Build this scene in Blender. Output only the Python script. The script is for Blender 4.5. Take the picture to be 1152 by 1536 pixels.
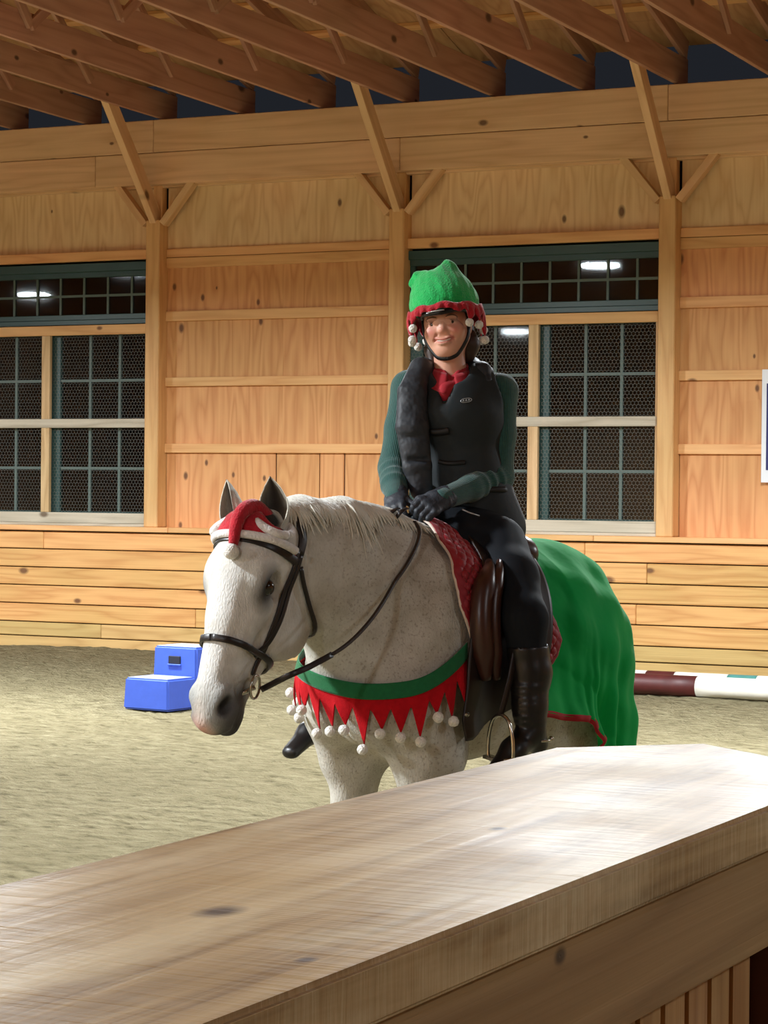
import bpy, bmesh, math, random
import numpy as np
from mathutils import Vector, Matrix
from math import radians, sin, cos, pi

for o in list(bpy.data.objects):
    bpy.data.objects.remove(o)
scene = bpy.context.scene
COL = scene.collection
RND = random.Random(7)
NPR = np.random.RandomState(5)

# ------------------------------------------------------------------ camera
FPX, EYE = 3600.0, 1.68
yaw, pitch, roll = radians(26.2), radians(-0.6), radians(0.55)
fw = Vector((-sin(yaw)*cos(pitch), cos(yaw)*cos(pitch), sin(pitch)))
rt = Vector((cos(yaw), sin(yaw), 0))
up = rt.cross(fw)
rt, up = rt*cos(roll)+up*sin(roll), up*cos(roll)-rt*sin(roll)
cam = bpy.data.cameras.new('camera')
cam.sensor_fit = 'VERTICAL'; cam.sensor_height = 24.0; cam.lens = 24.0*FPX/1536.0
cam.clip_start = 0.05; cam.clip_end = 300
cam_ob = bpy.data.objects.new('camera', cam); COL.objects.link(cam_ob)
m = Matrix((rt, up, -fw)).transposed().to_4x4(); m.translation = Vector((0, 0, EYE))
cam_ob.matrix_world = m
scene.camera = cam_ob

# ------------------------------------------------------------------ world, exposure
world = bpy.data.worlds.new('night'); scene.world = world; world.use_nodes = True
world.node_tree.nodes['Background'].inputs[0].default_value = (0.55, 0.62, 0.8, 1)
world.node_tree.nodes['Background'].inputs[1].default_value = 0.02
scene.view_settings.view_transform = 'Standard'
scene.view_settings.look = 'None'
scene.view_settings.gamma = 1.0
scene.view_settings.use_curve_mapping = False
scene.view_settings.exposure = 0.25

# high-bay lamps under the trusses, with unseen ones added as front fill: (x, y, z, watts)
LAMPS = [(-10.4, 14.2, 4.33, .9), (-4.2, 14.6, 4.45, .85), (-4.2, 10.6, 4.45, .3), (-17.0, 14.2, 4.45, .9), (2.0, 14.2, 4.45, .6), (-20.4, 11.5, 4.45, .8),
         (-7.6, 4.2, 4.45, 1.15), (-16.9, 1.6, 4.45, 1.2), (-10.8, -2.6, 4.45, 1.5), (-3.2, -2.6, 4.45, .3), (4.0, 4.0, 4.45, .10)]  # all but the second are unseen lamps added as front fill
LAMP_W = 700.0
LAMP_COL = (0.90, 0.96, 1.0)

# ------------------------------------------------------------------ helpers
def survey(x, y, dist):
    """photo pixel + distance along the view axis -> point in the arena"""
    return Vector((0, 0, EYE)) + (fw + rt*((x-576.0)/FPX) - up*((y-768.0)/FPX))*dist

def put(name, me, mat=None, parent=None, loc=None):
    o = bpy.data.objects.new(name, me); COL.objects.link(o)
    if loc is not None: o.location = loc
    if mat is not None and len(me.materials) == 0: me.materials.append(mat)
    if parent is not None: o.parent = parent
    return o

def empty(name, loc=(0, 0, 0), parent=None):
    o = bpy.data.objects.new(name, None); COL.objects.link(o)
    o.location = loc; o.empty_display_size = 0.1
    if parent is not None: o.parent = parent
    return o

def tag(o, label=None, cat=None, group=None, kind=None):
    if label: o['label'] = label
    if cat: o['category'] = cat
    if group: o['group'] = group
    if kind: o['kind'] = kind
    return o

def mesh_np(name, verts, quads, smooth=True):
    me = bpy.data.meshes.new(name)
    verts = np.asarray(verts, np.float32).reshape(-1, 3); quads = np.asarray(quads, np.int32)
    n, k = quads.shape
    me.vertices.add(len(verts)); me.vertices.foreach_set('co', verts.ravel())
    me.loops.add(n*k); me.loops.foreach_set('vertex_index', quads.ravel())
    me.polygons.add(n); me.polygons.foreach_set('loop_start', np.arange(0, n*k, k, dtype=np.int32))
    me.update(calc_edges=True); me.validate()
    if smooth: me.polygons.foreach_set('use_smooth', np.ones(len(me.polygons), bool))
    return me

def mesh_py(name, verts, faces, smooth=False):
    me = bpy.data.meshes.new(name); me.from_pydata([tuple(v) for v in verts], [], faces); me.update()
    if smooth:
        for p in me.polygons: p.use_smooth = True
    return me

BOXES = {}
def box_mesh(sx, sy, sz, bev):
    key = (round(sx, 4), round(sy, 4), round(sz, 4), bev)
    return key

def box(name, x0, x1, y0, y1, z0, z1, mat, parent=None, bev=0.004, rot=None):
    sx, sy, sz = x1-x0, y1-y0, z1-z0
    key = (round(sx, 4), round(sy, 4), round(sz, 4), bev, mat.name)
    me = BOXES.get(key)
    if me is None:
        bm = bmesh.new(); bmesh.ops.create_cube(bm, size=1.0)
        for v in bm.verts: v.co = Vector((v.co.x*sx, v.co.y*sy, v.co.z*sz))
        if bev: bmesh.ops.bevel(bm, geom=bm.edges[:], offset=min(bev, 0.3*min(sx, sy, sz)), segments=1, affect='EDGES')
        me = bpy.data.meshes.new(name); bm.to_mesh(me); bm.free(); me.materials.append(mat); BOXES[key] = me
    o = put(name, me, None, parent, ((x0+x1)/2, (y0+y1)/2, (z0+z1)/2))
    if rot: o.rotation_euler = rot
    return o

def bar(name, p, q, w, h, mat, parent=None, upv=(0, 0, 1), bev=0.004):
    """timber from p to q, w wide across, h tall along upv"""
    p, q = Vector(p), Vector(q); d = q-p; L = d.length; d.normalize()
    s = d.cross(Vector(upv)).normalized(); u = s.cross(d)
    o = box(name, -L/2, L/2, -w/2, w/2, -h/2, h/2, mat, parent, bev)
    o.matrix_local = Matrix.Translation((p+q)/2) @ Matrix((d, -s if False else u.cross(d), u)).transposed().to_4x4()
    return o

def tube_arrays(pts, rad, seg=8, cap=True, flat=None, nrm=None):
    """swept tube; flat=(width,thick) makes a strap whose thickness follows nrm (per point normals)"""
    P = np.asarray([tuple(p) for p in pts], float); n = len(P)
    T = np.gradient(P, axis=0); T /= np.linalg.norm(T, axis=1)[:, None]+1e-9
    if nrm is not None:
        N = np.asarray([tuple(v) for v in nrm], float)
    else:
        N = np.zeros_like(P); a = np.array([0, 0, 1.0])
        if abs(T[0] @ a) > .9: a = np.array([1.0, 0, 0])
        v = a
        for i in range(n):
            v = v-T[i]*(v @ T[i]); v /= np.linalg.norm(v)+1e-9; N[i] = v
    N = N-T*(np.sum(N*T, 1)[:, None]); N /= np.linalg.norm(N, axis=1)[:, None]+1e-9
    B = np.cross(T, N)
    V = []; Q = []
    rad = np.broadcast_to(np.asarray(rad, float), (n,)) if flat is None else None
    for i in range(n):
        for k in range(seg):
            a = 2*pi*k/seg
            if flat is None:
                V.append(P[i]+rad[i]*(cos(a)*N[i]+sin(a)*B[i]))
            else:
                w, t = flat
                if not np.isscalar(w): w = w[i]
                c, s = cos(a), sin(a); e = 0.35
                cx = math.copysign(abs(c)**e, c); sx = math.copysign(abs(s)**e, s)
                V.append(P[i]+t/2*cx*N[i]+w/2*sx*B[i])
    for i in range(n-1):
        for k in range(seg):
            k2 = (k+1) % seg
            Q.append((i*seg+k, i*seg+k2, (i+1)*seg+k2, (i+1)*seg+k))
    if cap:
        for base in (0, (n-1)*seg):
            c0 = len(V); V.append(np.mean(V[base:base+seg], axis=0))
            for k in range(seg):
                k2 = (k+1) % seg
                t = (c0, base+k2, base+k) if base == 0 else (c0, base+k, base+k2)
                Q.append((t[0], t[1], t[2], t[2]))
    return V, Q

def fix_tris(Q):
    return [q if q[2] != q[3] else q[:3] for q in Q]

def tube(name, pts, rad, mat, parent=None, seg=8, flat=None, nrm=None):
    V, Q = tube_arrays(pts, rad, seg, True, flat, nrm)
    me = mesh_py(name, V, fix_tris(Q), True)
    return put(name, me, mat, parent)

def spline(pts, n):
    """Catmull-Rom through pts, n samples"""
    P = np.asarray([tuple(p) for p in pts], float); m = len(P)
    E = np.vstack([2*P[0]-P[1], P, 2*P[-1]-P[-2]])
    out = []
    for t in np.linspace(0, m-1, n):
        i = min(int(t), m-2); u = t-i
        a, b, c, d = E[i], E[i+1], E[i+2], E[i+3]
        out.append(0.5*((2*b)+(-a+c)*u+(2*a-5*b+4*c-d)*u*u+(-a+3*b-3*c+d)*u**3))
    return np.array(out)

# ------------------------------------------------------------------ materials
def lin(r, g, b):
    f = lambda c: (c/12.92 if c <= .04045 else ((c+.055)/1.055)**2.4)
    return (f(r/255), f(g/255), f(b/255), 1.0)

def new_mat(name):
    mt = bpy.data.materials.new(name); mt.use_nodes = True
    nt = mt.node_tree; nt.nodes.clear()
    out = nt.nodes.new('ShaderNodeOutputMaterial'); b = nt.nodes.new('ShaderNodeBsdfPrincipled')
    nt.links.new(b.outputs[0], out.inputs[0])
    return mt, nt, b

def N(nt, typ, **kw):
    n = nt.nodes.new('ShaderNode'+typ)
    for k, v in kw.items():
        if k.startswith('i_'):
            key = k[2:]; key = int(key) if key.isdigit() else key.replace('_', ' ')
            n.inputs[key].default_value = v
        else: setattr(n, k, v)
    return n

def mathn(nt, op, a, b=None, clamp=False):
    n = nt.nodes.new('ShaderNodeMath'); n.operation = op; n.use_clamp = clamp
    for i, v in enumerate((a, b)):
        if v is None: continue
        if isinstance(v, (int, float)): n.inputs[i].default_value = v
        else: nt.links.new(v, n.inputs[i])
    return n.outputs[0]

def ramp(nt, src, stops, interp='LINEAR'):
    n = nt.nodes.new('ShaderNodeValToRGB'); n.color_ramp.interpolation = interp
    el = n.color_ramp.elements
    while len(el) < len(stops): el.new(0.5)
    for e, (p, c) in zip(el, stops): e.position = p; e.color = c if len(c) == 4 else (*c, 1)
    nt.links.new(src, n.inputs[0]); return n.outputs[0]

def mixc(nt, fac, a, b, mode='MIX'):
    n = nt.nodes.new('ShaderNodeMix'); n.data_type = 'RGBA'; n.blend_type = mode
    for s, v in ((n.inputs[0], fac), (n.inputs[6], a), (n.inputs[7], b)):
        if isinstance(v, (int, float)): s.default_value = v
        elif isinstance(v, tuple): s.default_value = v
        else: nt.links.new(v, s)
    return n.outputs[2]

def bump(nt, h, strength, dist, bsdf):
    n = nt.nodes.new('ShaderNodeBump'); n.inputs['Strength'].default_value = strength; n.inputs['Distance'].default_value = dist
    nt.links.new(h, n.inputs['Height']); nt.links.new(n.outputs[0], bsdf.inputs['Normal']); return n

def wood(name, light, dark, axis='X', stretch=9.0, scale=1.6, rings=7.0, knots=0.5, knot_col=(70, 38, 20), rough=0.6,
         var=0.18, gmix=0.55, knot_scale=2.2, coat=0.0, saw=0.0, worn=None, grain_bump=0.25):
    mt, nt, b = new_mat(name)
    tc = N(nt, 'TexCoord'); oi = N(nt, 'ObjectInfo')
    off = nt.nodes.new('ShaderNodeVectorMath'); off.operation = 'ADD'
    rr = nt.nodes.new('ShaderNodeVectorMath'); rr.operation = 'SCALE'; rr.inputs[0].default_value = (17.3, 31.7, 11.9)
    nt.links.new(oi.outputs['Random'], rr.inputs['Scale'])
    nt.links.new(tc.outputs['Object'], off.inputs[0]); nt.links.new(rr.outputs[0], off.inputs[1])
    s = {'X': (1/stretch, 1, 1), 'Y': (1, 1/stretch, 1), 'Z': (1, 1, 1/stretch)}[axis]
    mp = N(nt, 'Mapping'); mp.inputs['Scale'].default_value = tuple(v*scale*4 for v in s)
    nt.links.new(off.outputs[0], mp.inputs[0])
    # knots also bend the grain
    sx = N(nt, 'SeparateXYZ'); nt.links.new(off.outputs[0], sx.inputs[0]); ix = {'X': (0, 2), 'Y': (1, 2), 'Z': (2, 0)}[axis]
    cx = N(nt, 'CombineXYZ'); nt.links.new(mathn(nt, 'MULTIPLY', sx.outputs[ix[0]], knot_scale*.6), cx.inputs[0]); nt.links.new(mathn(nt, 'MULTIPLY', sx.outputs[ix[1]], knot_scale), cx.inputs[1])
    vo = N(nt, 'TexVoronoi', voronoi_dimensions='2D', i_Scale=1.0, i_Randomness=1.0); nt.links.new(cx.outputs[0], vo.inputs['Vector'])
    sep = N(nt, 'SeparateColor'); nt.links.new(vo.outputs['Color'], sep.inputs[0])
    has = mathn(nt, 'LESS_THAN', sep.outputs[0], knots)
    size = mathn(nt, 'ADD', mathn(nt, 'MULTIPLY', sep.outputs[1], .05), .022)
    near = mathn(nt, 'DIVIDE', vo.outputs['Distance'], size)
    kn = mathn(nt, 'MULTIPLY', has, mathn(nt, 'SUBTRACT', 1.6, near, True))
    halo = mathn(nt, 'MULTIPLY', has, mathn(nt, 'DIVIDE', 0.35, mathn(nt, 'ADD', near, 0.6)))
    no = N(nt, 'TexNoise', i_Scale=1.0, i_Detail=2.0, i_Roughness=0.45); nt.links.new(mp.outputs[0], no.inputs['Vector'])
    v = mathn(nt, 'ADD', mathn(nt, 'MULTIPLY', no.outputs[0], rings), mathn(nt, 'MULTIPLY', halo, 1.2))
    ring = mathn(nt, 'PINGPONG', v, 0.5)
    ring = mathn(nt, 'MULTIPLY', ring, 2.0)
    fb = N(nt, 'Mapping'); fb.inputs['Scale'].default_value = tuple(v*scale*(4 if v < 1 else 55) for v in s); nt.links.new(off.outputs[0], fb.inputs[0])
    fn = N(nt, 'TexNoise', i_Scale=1.0, i_Detail=3.0); nt.links.new(fb.outputs[0], fn.inputs['Vector'])
    g = mathn(nt, 'ADD', mathn(nt, 'MULTIPLY', mathn(nt, 'POWER', ring, 1.6), gmix), mathn(nt, 'MULTIPLY', mathn(nt, 'SUBTRACT', fn.outputs[0], .3), 0.55), True)
    col = mixc(nt, g, lin(*light), lin(*dark))
    big = N(nt, 'TexNoise', i_Scale=0.9, i_Detail=2.0); nt.links.new(off.outputs[0], big.inputs['Vector'])
    bv = mathn(nt, 'ADD', mathn(nt, 'MULTIPLY', mathn(nt, 'SUBTRACT', oi.outputs['Random'], .5), var*2), mathn(nt, 'MULTIPLY', mathn(nt, 'SUBTRACT', big.outputs[0], .5), .35))
    hs = N(nt, 'HueSaturation'); nt.links.new(col, hs.inputs['Color']); nt.links.new(mathn(nt, 'ADD', bv, 1.0), hs.inputs['Value'])
    nt.links.new(mathn(nt, 'ADD', mathn(nt, 'MULTIPLY', bv, -.06), .5), hs.inputs['Hue'])
    col = mixc(nt, mathn(nt, 'MINIMUM', kn, 0.85), hs.outputs[0], lin(*knot_col))
    if worn:
        wn = N(nt, 'TexNoise', i_Scale=2.3, i_Detail=5.0, i_Roughness=.65); nt.links.new(off.outputs[0], wn.inputs['Vector'])
        col = mixc(nt, ramp(nt, wn.outputs[0], [(.42, (0, 0, 0)), (.66, (.75, .75, .75))]), col, lin(*worn))
    nt.links.new(col, b.inputs['Base Color'])
    b.inputs['Roughness'].default_value = rough
    h = mathn(nt, 'ADD', fn.outputs[0], mathn(nt, 'MULTIPLY', ring, .6))
    if saw:
        sm = N(nt, 'Mapping'); nt.links.new(off.outputs[0], sm.inputs[0]); sm.inputs['Rotation'].default_value = (0, 0, radians(8))
        wv = N(nt, 'TexWave', wave_type='BANDS', bands_direction=axis, i_Scale=saw, i_Distortion=14.0, i_Detail=4.0, i_Detail_Scale=.7)
        nt.links.new(sm.outputs[0], wv.inputs['Vector']); h = mathn(nt, 'ADD', h, mathn(nt, 'MULTIPLY', wv.outputs[0], .8))
    bump(nt, h, grain_bump, 0.004, b)
    b.inputs['Coat Weight'].default_value = coat
    b.inputs['Coat Roughness'].default_value = .28
    return mt

def plain(name, rgb, rough=.6, metal=0.0, nscale=0, namp=.15, bscale=0, bstr=.3, bdist=.002, sheen=0.0, spec=None, coat=0):
    mt, nt, b = new_mat(name)
    b.inputs['Roughness'].default_value = rough; b.inputs['Metallic'].default_value = metal
    b.inputs['Base Color'].default_value = lin(*rgb)
    tc = N(nt, 'TexCoord')
    if nscale:
        no = N(nt, 'TexNoise', i_Scale=nscale, i_Detail=4.0); nt.links.new(tc.outputs['Object'], no.inputs['Vector'])
        hs = N(nt, 'HueSaturation'); hs.inputs['Color'].default_value = lin(*rgb)
        nt.links.new(mathn(nt, 'ADD', mathn(nt, 'MULTIPLY', mathn(nt, 'SUBTRACT', no.outputs[0], .5), namp*4), 1.0), hs.inputs['Value'])
        nt.links.new(hs.outputs[0], b.inputs['Base Color'])
    if bscale:
        bn = N(nt, 'TexNoise', i_Scale=bscale, i_Detail=3.0); nt.links.new(tc.outputs['Object'], bn.inputs['Vector'])
        bump(nt, bn.outputs[0], bstr, bdist, b)
    if sheen: b.inputs['Sheen Weight'].default_value = sheen; b.inputs['Sheen Roughness'].default_value = .4
    if spec is not None: b.inputs['Specular IOR Level'].default_value = spec
    if coat: b.inputs['Coat Weight'].default_value = coat; b.inputs['Coat Roughness'].default_value = .15
    return mt

M = {}
M['plank'] = wood('honey pine kick boards', (226, 176, 110), (190, 128, 68), 'X', 11, 1.5, 6, .55, (92, 52, 26), .55, .12)
M['plank_low'] = wood('treated pine boards', (206, 172, 110), (172, 134, 76), 'X', 11, 1.5, 6, .5, (92, 62, 30), .65, .10)
M['ply'] = wood('fir plywood sheathing', (222, 166, 108), (190, 124, 70), 'Z', 8, 1.0, 9, .35, (84, 46, 24), .6, .06, knot_scale=3.0)
M['ply_pale'] = wood('pale fir plywood', (240, 208, 160), (214, 170, 120), 'Z', 6, 0.9, 10, .22, (84, 46, 24), .6, .06, knot_scale=2.6)
M['girt'] = wood('pine girts', (236, 186, 126), (208, 146, 88), 'X', 12, 1.8, 4, .5, (104, 58, 30), .6, .08)
M['post'] = wood('fir posts', (230, 184, 124), (204, 148, 90), 'Z', 12, 1.6, 5, .3, (100, 58, 30), .55, .05)
M['beam'] = wood('fir header beam', (234, 196, 150), (208, 164, 118), 'X', 14, 1.2, 6, .35, (84, 48, 26), .6, .05)
M['brace'] = wood('fir braces', (232, 192, 144), (206, 160, 112), 'X', 10, 1.6, 5, .2, (84, 48, 26), .6, .06)
M['truss'] = wood('spruce truss timber', (190, 146, 120), (156, 112, 90), 'X', 12, 1.3, 6, .3, (70, 42, 26), .65, .06)
M['deck'] = wood('roof sheathing', (200, 156, 112), (166, 118, 78), 'X', 4, 1.0, 8, .2, (70, 42, 26), .7, .05)
M['grey_wood'] = wood('weathered grey rail', (206, 196, 176), (158, 146, 124), 'X', 12, 1.6, 5, .3, (96, 76, 56), .7, .05)
M['pale_wood'] = wood('dusty pine rail', (222, 190, 142), (176, 138, 90), 'Z', 12, 1.6, 5, .4, (96, 66, 40), .65, .06)
M['rail_face'] = wood('pine rail fascia', (172, 138, 92), (136, 102, 62), 'Y', 16, 2.2, 6, .25, (70, 50, 34), .6, .03, knot_scale=5)
M['rail_panel'] = wood('tongue and groove panelling', (196, 152, 100), (150, 104, 60), 'Z', 14, 2.6, 6, .15, (70, 50, 34), .6, .05)
M['green_frame'] = plain('green painted window frame', (44, 76, 74), .35, 0, 3, .08)
M['muntin'] = plain('grey green muntins', (88, 106, 100), .5)
M['wire'] = plain('galvanised wire', (112, 112, 104), .5, .3)
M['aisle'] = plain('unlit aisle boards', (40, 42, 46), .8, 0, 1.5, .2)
M['redpost'] = plain('dark red painted timber', (84, 34, 20), .5, 0, 4, .1)
M['blue'] = plain('blue moulded plastic', (56, 84, 176), .45, 0, 14, .06, 60, .2, .002)
M['blue_tread'] = plain('pale blue step tread', (124, 132, 164), .7, 0, 12, .12, 90, .4, .002)  # step tops get a paler blue than the sides
M['shade_black'] = plain('near black recess shade', (12, 14, 30), .8)
M['white_paint'] = plain('scuffed white paint', (224, 220, 208), .5, 0, 9, .10)
M['maroon_paint'] = plain('scuffed maroon paint', (74, 26, 24), .5, 0, 9, .25)
M['teal_paint'] = plain('teal paint', (70, 130, 124), .5, 0, 9, .1)
M['sign_white'] = plain('white sign board', (236, 240, 244), .5)
M['sign_blue'] = plain('navy sign print', (36, 42, 104), .5, 0, 30, .12)
M['fixture'] = plain('lamp housing', (150, 150, 150), .4, .6)

def rail_mat():
    mt, nt, b = new_mat('varnished rough sawn rail cap')
    tc = N(nt, 'TexCoord'); V = tc.outputs['Object']
    mp = N(nt, 'Mapping'); mp.inputs['Scale'].default_value = (26, 1.5, 26); nt.links.new(V, mp.inputs[0])
    g1 = N(nt, 'TexNoise', i_Scale=1.0, i_Detail=5.0, i_Roughness=.6, i_Distortion=.4); nt.links.new(mp.outputs[0], g1.inputs['Vector'])
    mp2 = N(nt, 'Mapping'); mp2.inputs['Scale'].default_value = (9, 3.2, 9); nt.links.new(V, mp2.inputs[0])
    g2 = N(nt, 'TexNoise', i_Scale=1.0, i_Detail=5.0, i_Roughness=.62); nt.links.new(mp2.outputs[0], g2.inputs['Vector'])
    col = ramp(nt, g1.outputs[0], [(.30, lin(128, 98, 64)), (.48, lin(182, 150, 106)), (.66, lin(212, 182, 136))])
    col = mixc(nt, ramp(nt, g2.outputs[0], [(.48, (0, 0, 0)), (.66, (.7, .7, .7))]), col, lin(226, 204, 164))
    mk = N(nt, 'Mapping'); mk.inputs['Scale'].default_value = (9, 5.5, 9); nt.links.new(V, mk.inputs[0])
    vo = N(nt, 'TexVoronoi', voronoi_dimensions='2D', i_Scale=1.0); nt.links.new(mk.outputs[0], vo.inputs['Vector'])
    sp = N(nt, 'SeparateColor'); nt.links.new(vo.outputs['Color'], sp.inputs[0])
    k = mathn(nt, 'MULTIPLY', mathn(nt, 'LESS_THAN', sp.outputs[0], .28), mathn(nt, 'SUBTRACT', 1.5, mathn(nt, 'DIVIDE', vo.outputs['Distance'], mathn(nt, 'ADD', mathn(nt, 'MULTIPLY', sp.outputs[1], .10), .035)), True))
    col = mixc(nt, mathn(nt, 'MULTIPLY', k, .85), col, lin(58, 46, 50)); nt.links.new(col, b.inputs['Base Color'])
    # saw marks run across the board, broken up
    ms = N(nt, 'Mapping'); ms.inputs['Scale'].default_value = (7, 95, 7); ms.inputs['Rotation'].default_value = (0, 0, radians(9)); nt.links.new(V, ms.inputs[0])
    sw = N(nt, 'TexNoise', i_Scale=1.0, i_Detail=3.0, i_Roughness=.5, i_Distortion=.3); nt.links.new(ms.outputs[0], sw.inputs['Vector'])
    rg = N(nt, 'TexNoise', i_Scale=6.0, i_Detail=3.0); nt.links.new(V, rg.inputs['Vector'])
    nt.links.new(mathn(nt, 'ADD', mathn(nt, 'MULTIPLY', rg.outputs[0], .30), .24), b.inputs['Roughness'])
    h = mathn(nt, 'ADD', mathn(nt, 'MULTIPLY', sw.outputs[0], 1.0), mathn(nt, 'MULTIPLY', g1.outputs[0], .5))
    bump(nt, h, .35, .006, b); b.inputs['Specular IOR Level'].default_value = .38; return mt
M['rail_top'] = rail_mat()

def glass_mat():
    mt = bpy.data.materials.new('window glass'); mt.use_nodes = True; nt = mt.node_tree; nt.nodes.clear()
    out = nt.nodes.new('ShaderNodeOutputMaterial'); mx = nt.nodes.new('ShaderNodeMixShader')
    tr = nt.nodes.new('ShaderNodeBsdfTransparent'); tr.inputs[0].default_value = (.82, .86, .85, 1)
    gl = nt.nodes.new('ShaderNodeBsdfGlossy'); gl.inputs['Roughness'].default_value = .03
    fr = nt.nodes.new('ShaderNodeFresnel'); fr.inputs[0].default_value = 1.5
    tc = N(nt, 'TexCoord'); no = N(nt, 'TexNoise', i_Scale=2.0, i_Detail=1.0); nt.links.new(tc.outputs['Object'], no.inputs['Vector'])
    bp = nt.nodes.new('ShaderNodeBump'); bp.inputs['Strength'].default_value = .02; bp.inputs['Distance'].default_value = .01
    nt.links.new(no.outputs[0], bp.inputs['Height']); nt.links.new(bp.outputs[0], gl.inputs['Normal'])
    f2 = mathn(nt, 'MULTIPLY', fr.outputs[0], 1.1, True)
    nt.links.new(f2, mx.inputs[0]); nt.links.new(tr.outputs[0], mx.inputs[1]); nt.links.new(gl.outputs[0], mx.inputs[2])
    nt.links.new(mx.outputs[0], out.inputs[0]); return mt
M['glass'] = glass_mat()

def emit(name, col, s):
    mt = bpy.data.materials.new(name); mt.use_nodes = True; nt = mt.node_tree; nt.nodes.clear()
    out = nt.nodes.new('ShaderNodeOutputMaterial'); e = nt.nodes.new('ShaderNodeEmission')
    e.inputs[0].default_value = (*col, 1); e.inputs[1].default_value = s
    nt.links.new(e.outputs[0], out.inputs[0]); return mt
M['lamp'] = emit('glowing lamp lens', LAMP_COL, 60.0)

def sand_mat():
    mt, nt, b = new_mat('arena sand')
    tc = N(nt, 'TexCoord')
    mp = N(nt, 'Mapping'); mp.inputs['Rotation'].default_value = (0, 0, radians(-24)); mp.inputs['Scale'].default_value = (1, 2.6, 1)
    nt.links.new(tc.outputs['Object'], mp.inputs[0])
    n1 = N(nt, 'TexNoise', i_Scale=5.5, i_Detail=6.0, i_Roughness=.62); nt.links.new(mp.outputs[0], n1.inputs['Vector'])
    n2 = N(nt, 'TexNoise', i_Scale=38.0, i_Detail=4.0); nt.links.new(mp.outputs[0], n2.inputs['Vector'])
    n3 = N(nt, 'TexNoise', i_Scale=.55, i_Detail=3.0); nt.links.new(tc.outputs['Object'], n3.inputs['Vector'])
    col = ramp(nt, n1.outputs[0], [(.3, lin(92, 84, 62)), (.46, lin(142, 132, 102)), (.70, lin(172, 162, 130))])
    col = mixc(nt, mathn(nt, 'MULTIPLY', n2.outputs[0], .45), col, lin(104, 94, 66))
    col = mixc(nt, ramp(nt, n3.outputs[0], [(.35, (0, 0, 0)), (.7, (.5, .5, .5))]), col, lin(122, 112, 84))
    nt.links.new(col, b.inputs['Base Color']); b.inputs['Roughness'].default_value = .95; b.inputs['Specular IOR Level'].default_value = .1
    h = mathn(nt, 'ADD', mathn(nt, 'MULTIPLY', n1.outputs[0], 1.0), mathn(nt, 'MULTIPLY', n2.outputs[0], .35))
    bump(nt, h, 1.0, .11, b); return mt
M['sand'] = sand_mat()
# ================================================================== THE BUILDING
D = 20.4                      # front plane of the posts of the far wall
PX = [-15.404, -12.71, -10.016, -7.322, -4.628]; PW = 0.16
PXA = [-20.792, -18.098]+PX+[-1.934, .76, 3.454, 6.148]
XL, XR = -21.6, 7.6

# floor: raked sand, finer where it is seen
xs = np.concatenate([np.linspace(-30, -16, 30), np.linspace(-15.9, -1.5, 330), np.linspace(-1.2, 8, 24)])
ys = np.concatenate([np.linspace(-3, 2, 12), np.linspace(2.2, 20.38, 420)])
X, Y = np.meshgrid(xs, ys, indexing='ij')
Zf = np.zeros_like(X)
for k in range(46):
    a = NPR.normal(radians(116), .5); w = 2*pi/NPR.uniform(.16, 1.1); ph = NPR.uniform(0, 6.28)
    Zf += NPR.uniform(.0004, .0016)*(2*pi/w)**.5*np.sin(w*(X*cos(a)+Y*sin(a))+ph+1.5*np.sin(.9*X+k)+1.2*np.sin(1.1*Y+2*k))
Zf += NPR.normal(0, .0035, X.shape)
Zf += .05*np.exp(-((Y-20.4)/.35)**2)*(.6+.4*np.sin(1.3*X))-.01
n0, n1 = X.shape
idx = np.arange(n0*n1).reshape(n0, n1)
Q = np.stack([idx[:-1, :-1], idx[1:, :-1], idx[1:, 1:], idx[:-1, 1:]], -1).reshape(-1, 4)
fl = put('floor', mesh_np('floor', np.stack([X, Y, Zf], -1), Q), M['sand'])
tag(fl, 'raked beige sand footing of the riding arena', kind='structure')

wall = tag(empty('wall_back', (0, 0, 0)), 'honey pine far wall of the arena with posts and header beam', kind='structure')

# kick boards, seven courses with staggered butt joints
zs = [1.198, 1.016, .829, .645, .458, .270, .125, -.12]
joints = [[-18.1, -13.9, -8.0, -3.2, 2.4], [-15.2, -11.75, -7.4, -1.6, 3.4], [-17.3, -10.4, -5.2, .8], [-14.6, -7.5, -4.4, 1.9], [-17.9, -12.1, -6.0, -.6, 4.1], [-13.2, -7.62, -2.1, 3.0], [-15.6, -9.7, -5.6, 1.2]]
for i in range(7):
    e = [XL]+joints[i]+[XR]
    for a, b_ in zip(e[:-1], e[1:]):
        box('plank', a+.002, b_-.002, D, D+.04, zs[i+1]+.005, zs[i]-.005, M['plank'] if i < 5 else M['plank_low'], wall, .006)
box('backing', XL, XR, D+.045, D+.07, -.1, 1.2, M['shade_black'], wall, 0)
for a, b_ in ((XL, -12.4), (-12.4, -7.9), (-7.9, -1.2), (-1.2, XR)):
    box('sill_board', a+.002, b_-.002, D-.045, D+.22, 1.205, 1.256, M['girt'], wall, .006)

# header beam of two courses
for z0, z1, js in ((4.66, 4.972, [-18.7, -13.3, -9.9, -6.2, .8]), (4.978, 5.30, [-17.2, -12.62, -7.24, -1.8, 3.5])):
    e = [XL]+js+[XR]
    for a, b_ in zip(e[:-1], e[1:]): box('beam_plank', a+.002, b_-.002, D-.02, D+.10, z0, z1, M['beam'], wall, .006)
box('beam_plank', XL, XR, D+.10, D+.20, 4.64, 5.28, M['beam'], wall, .006)

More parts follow.
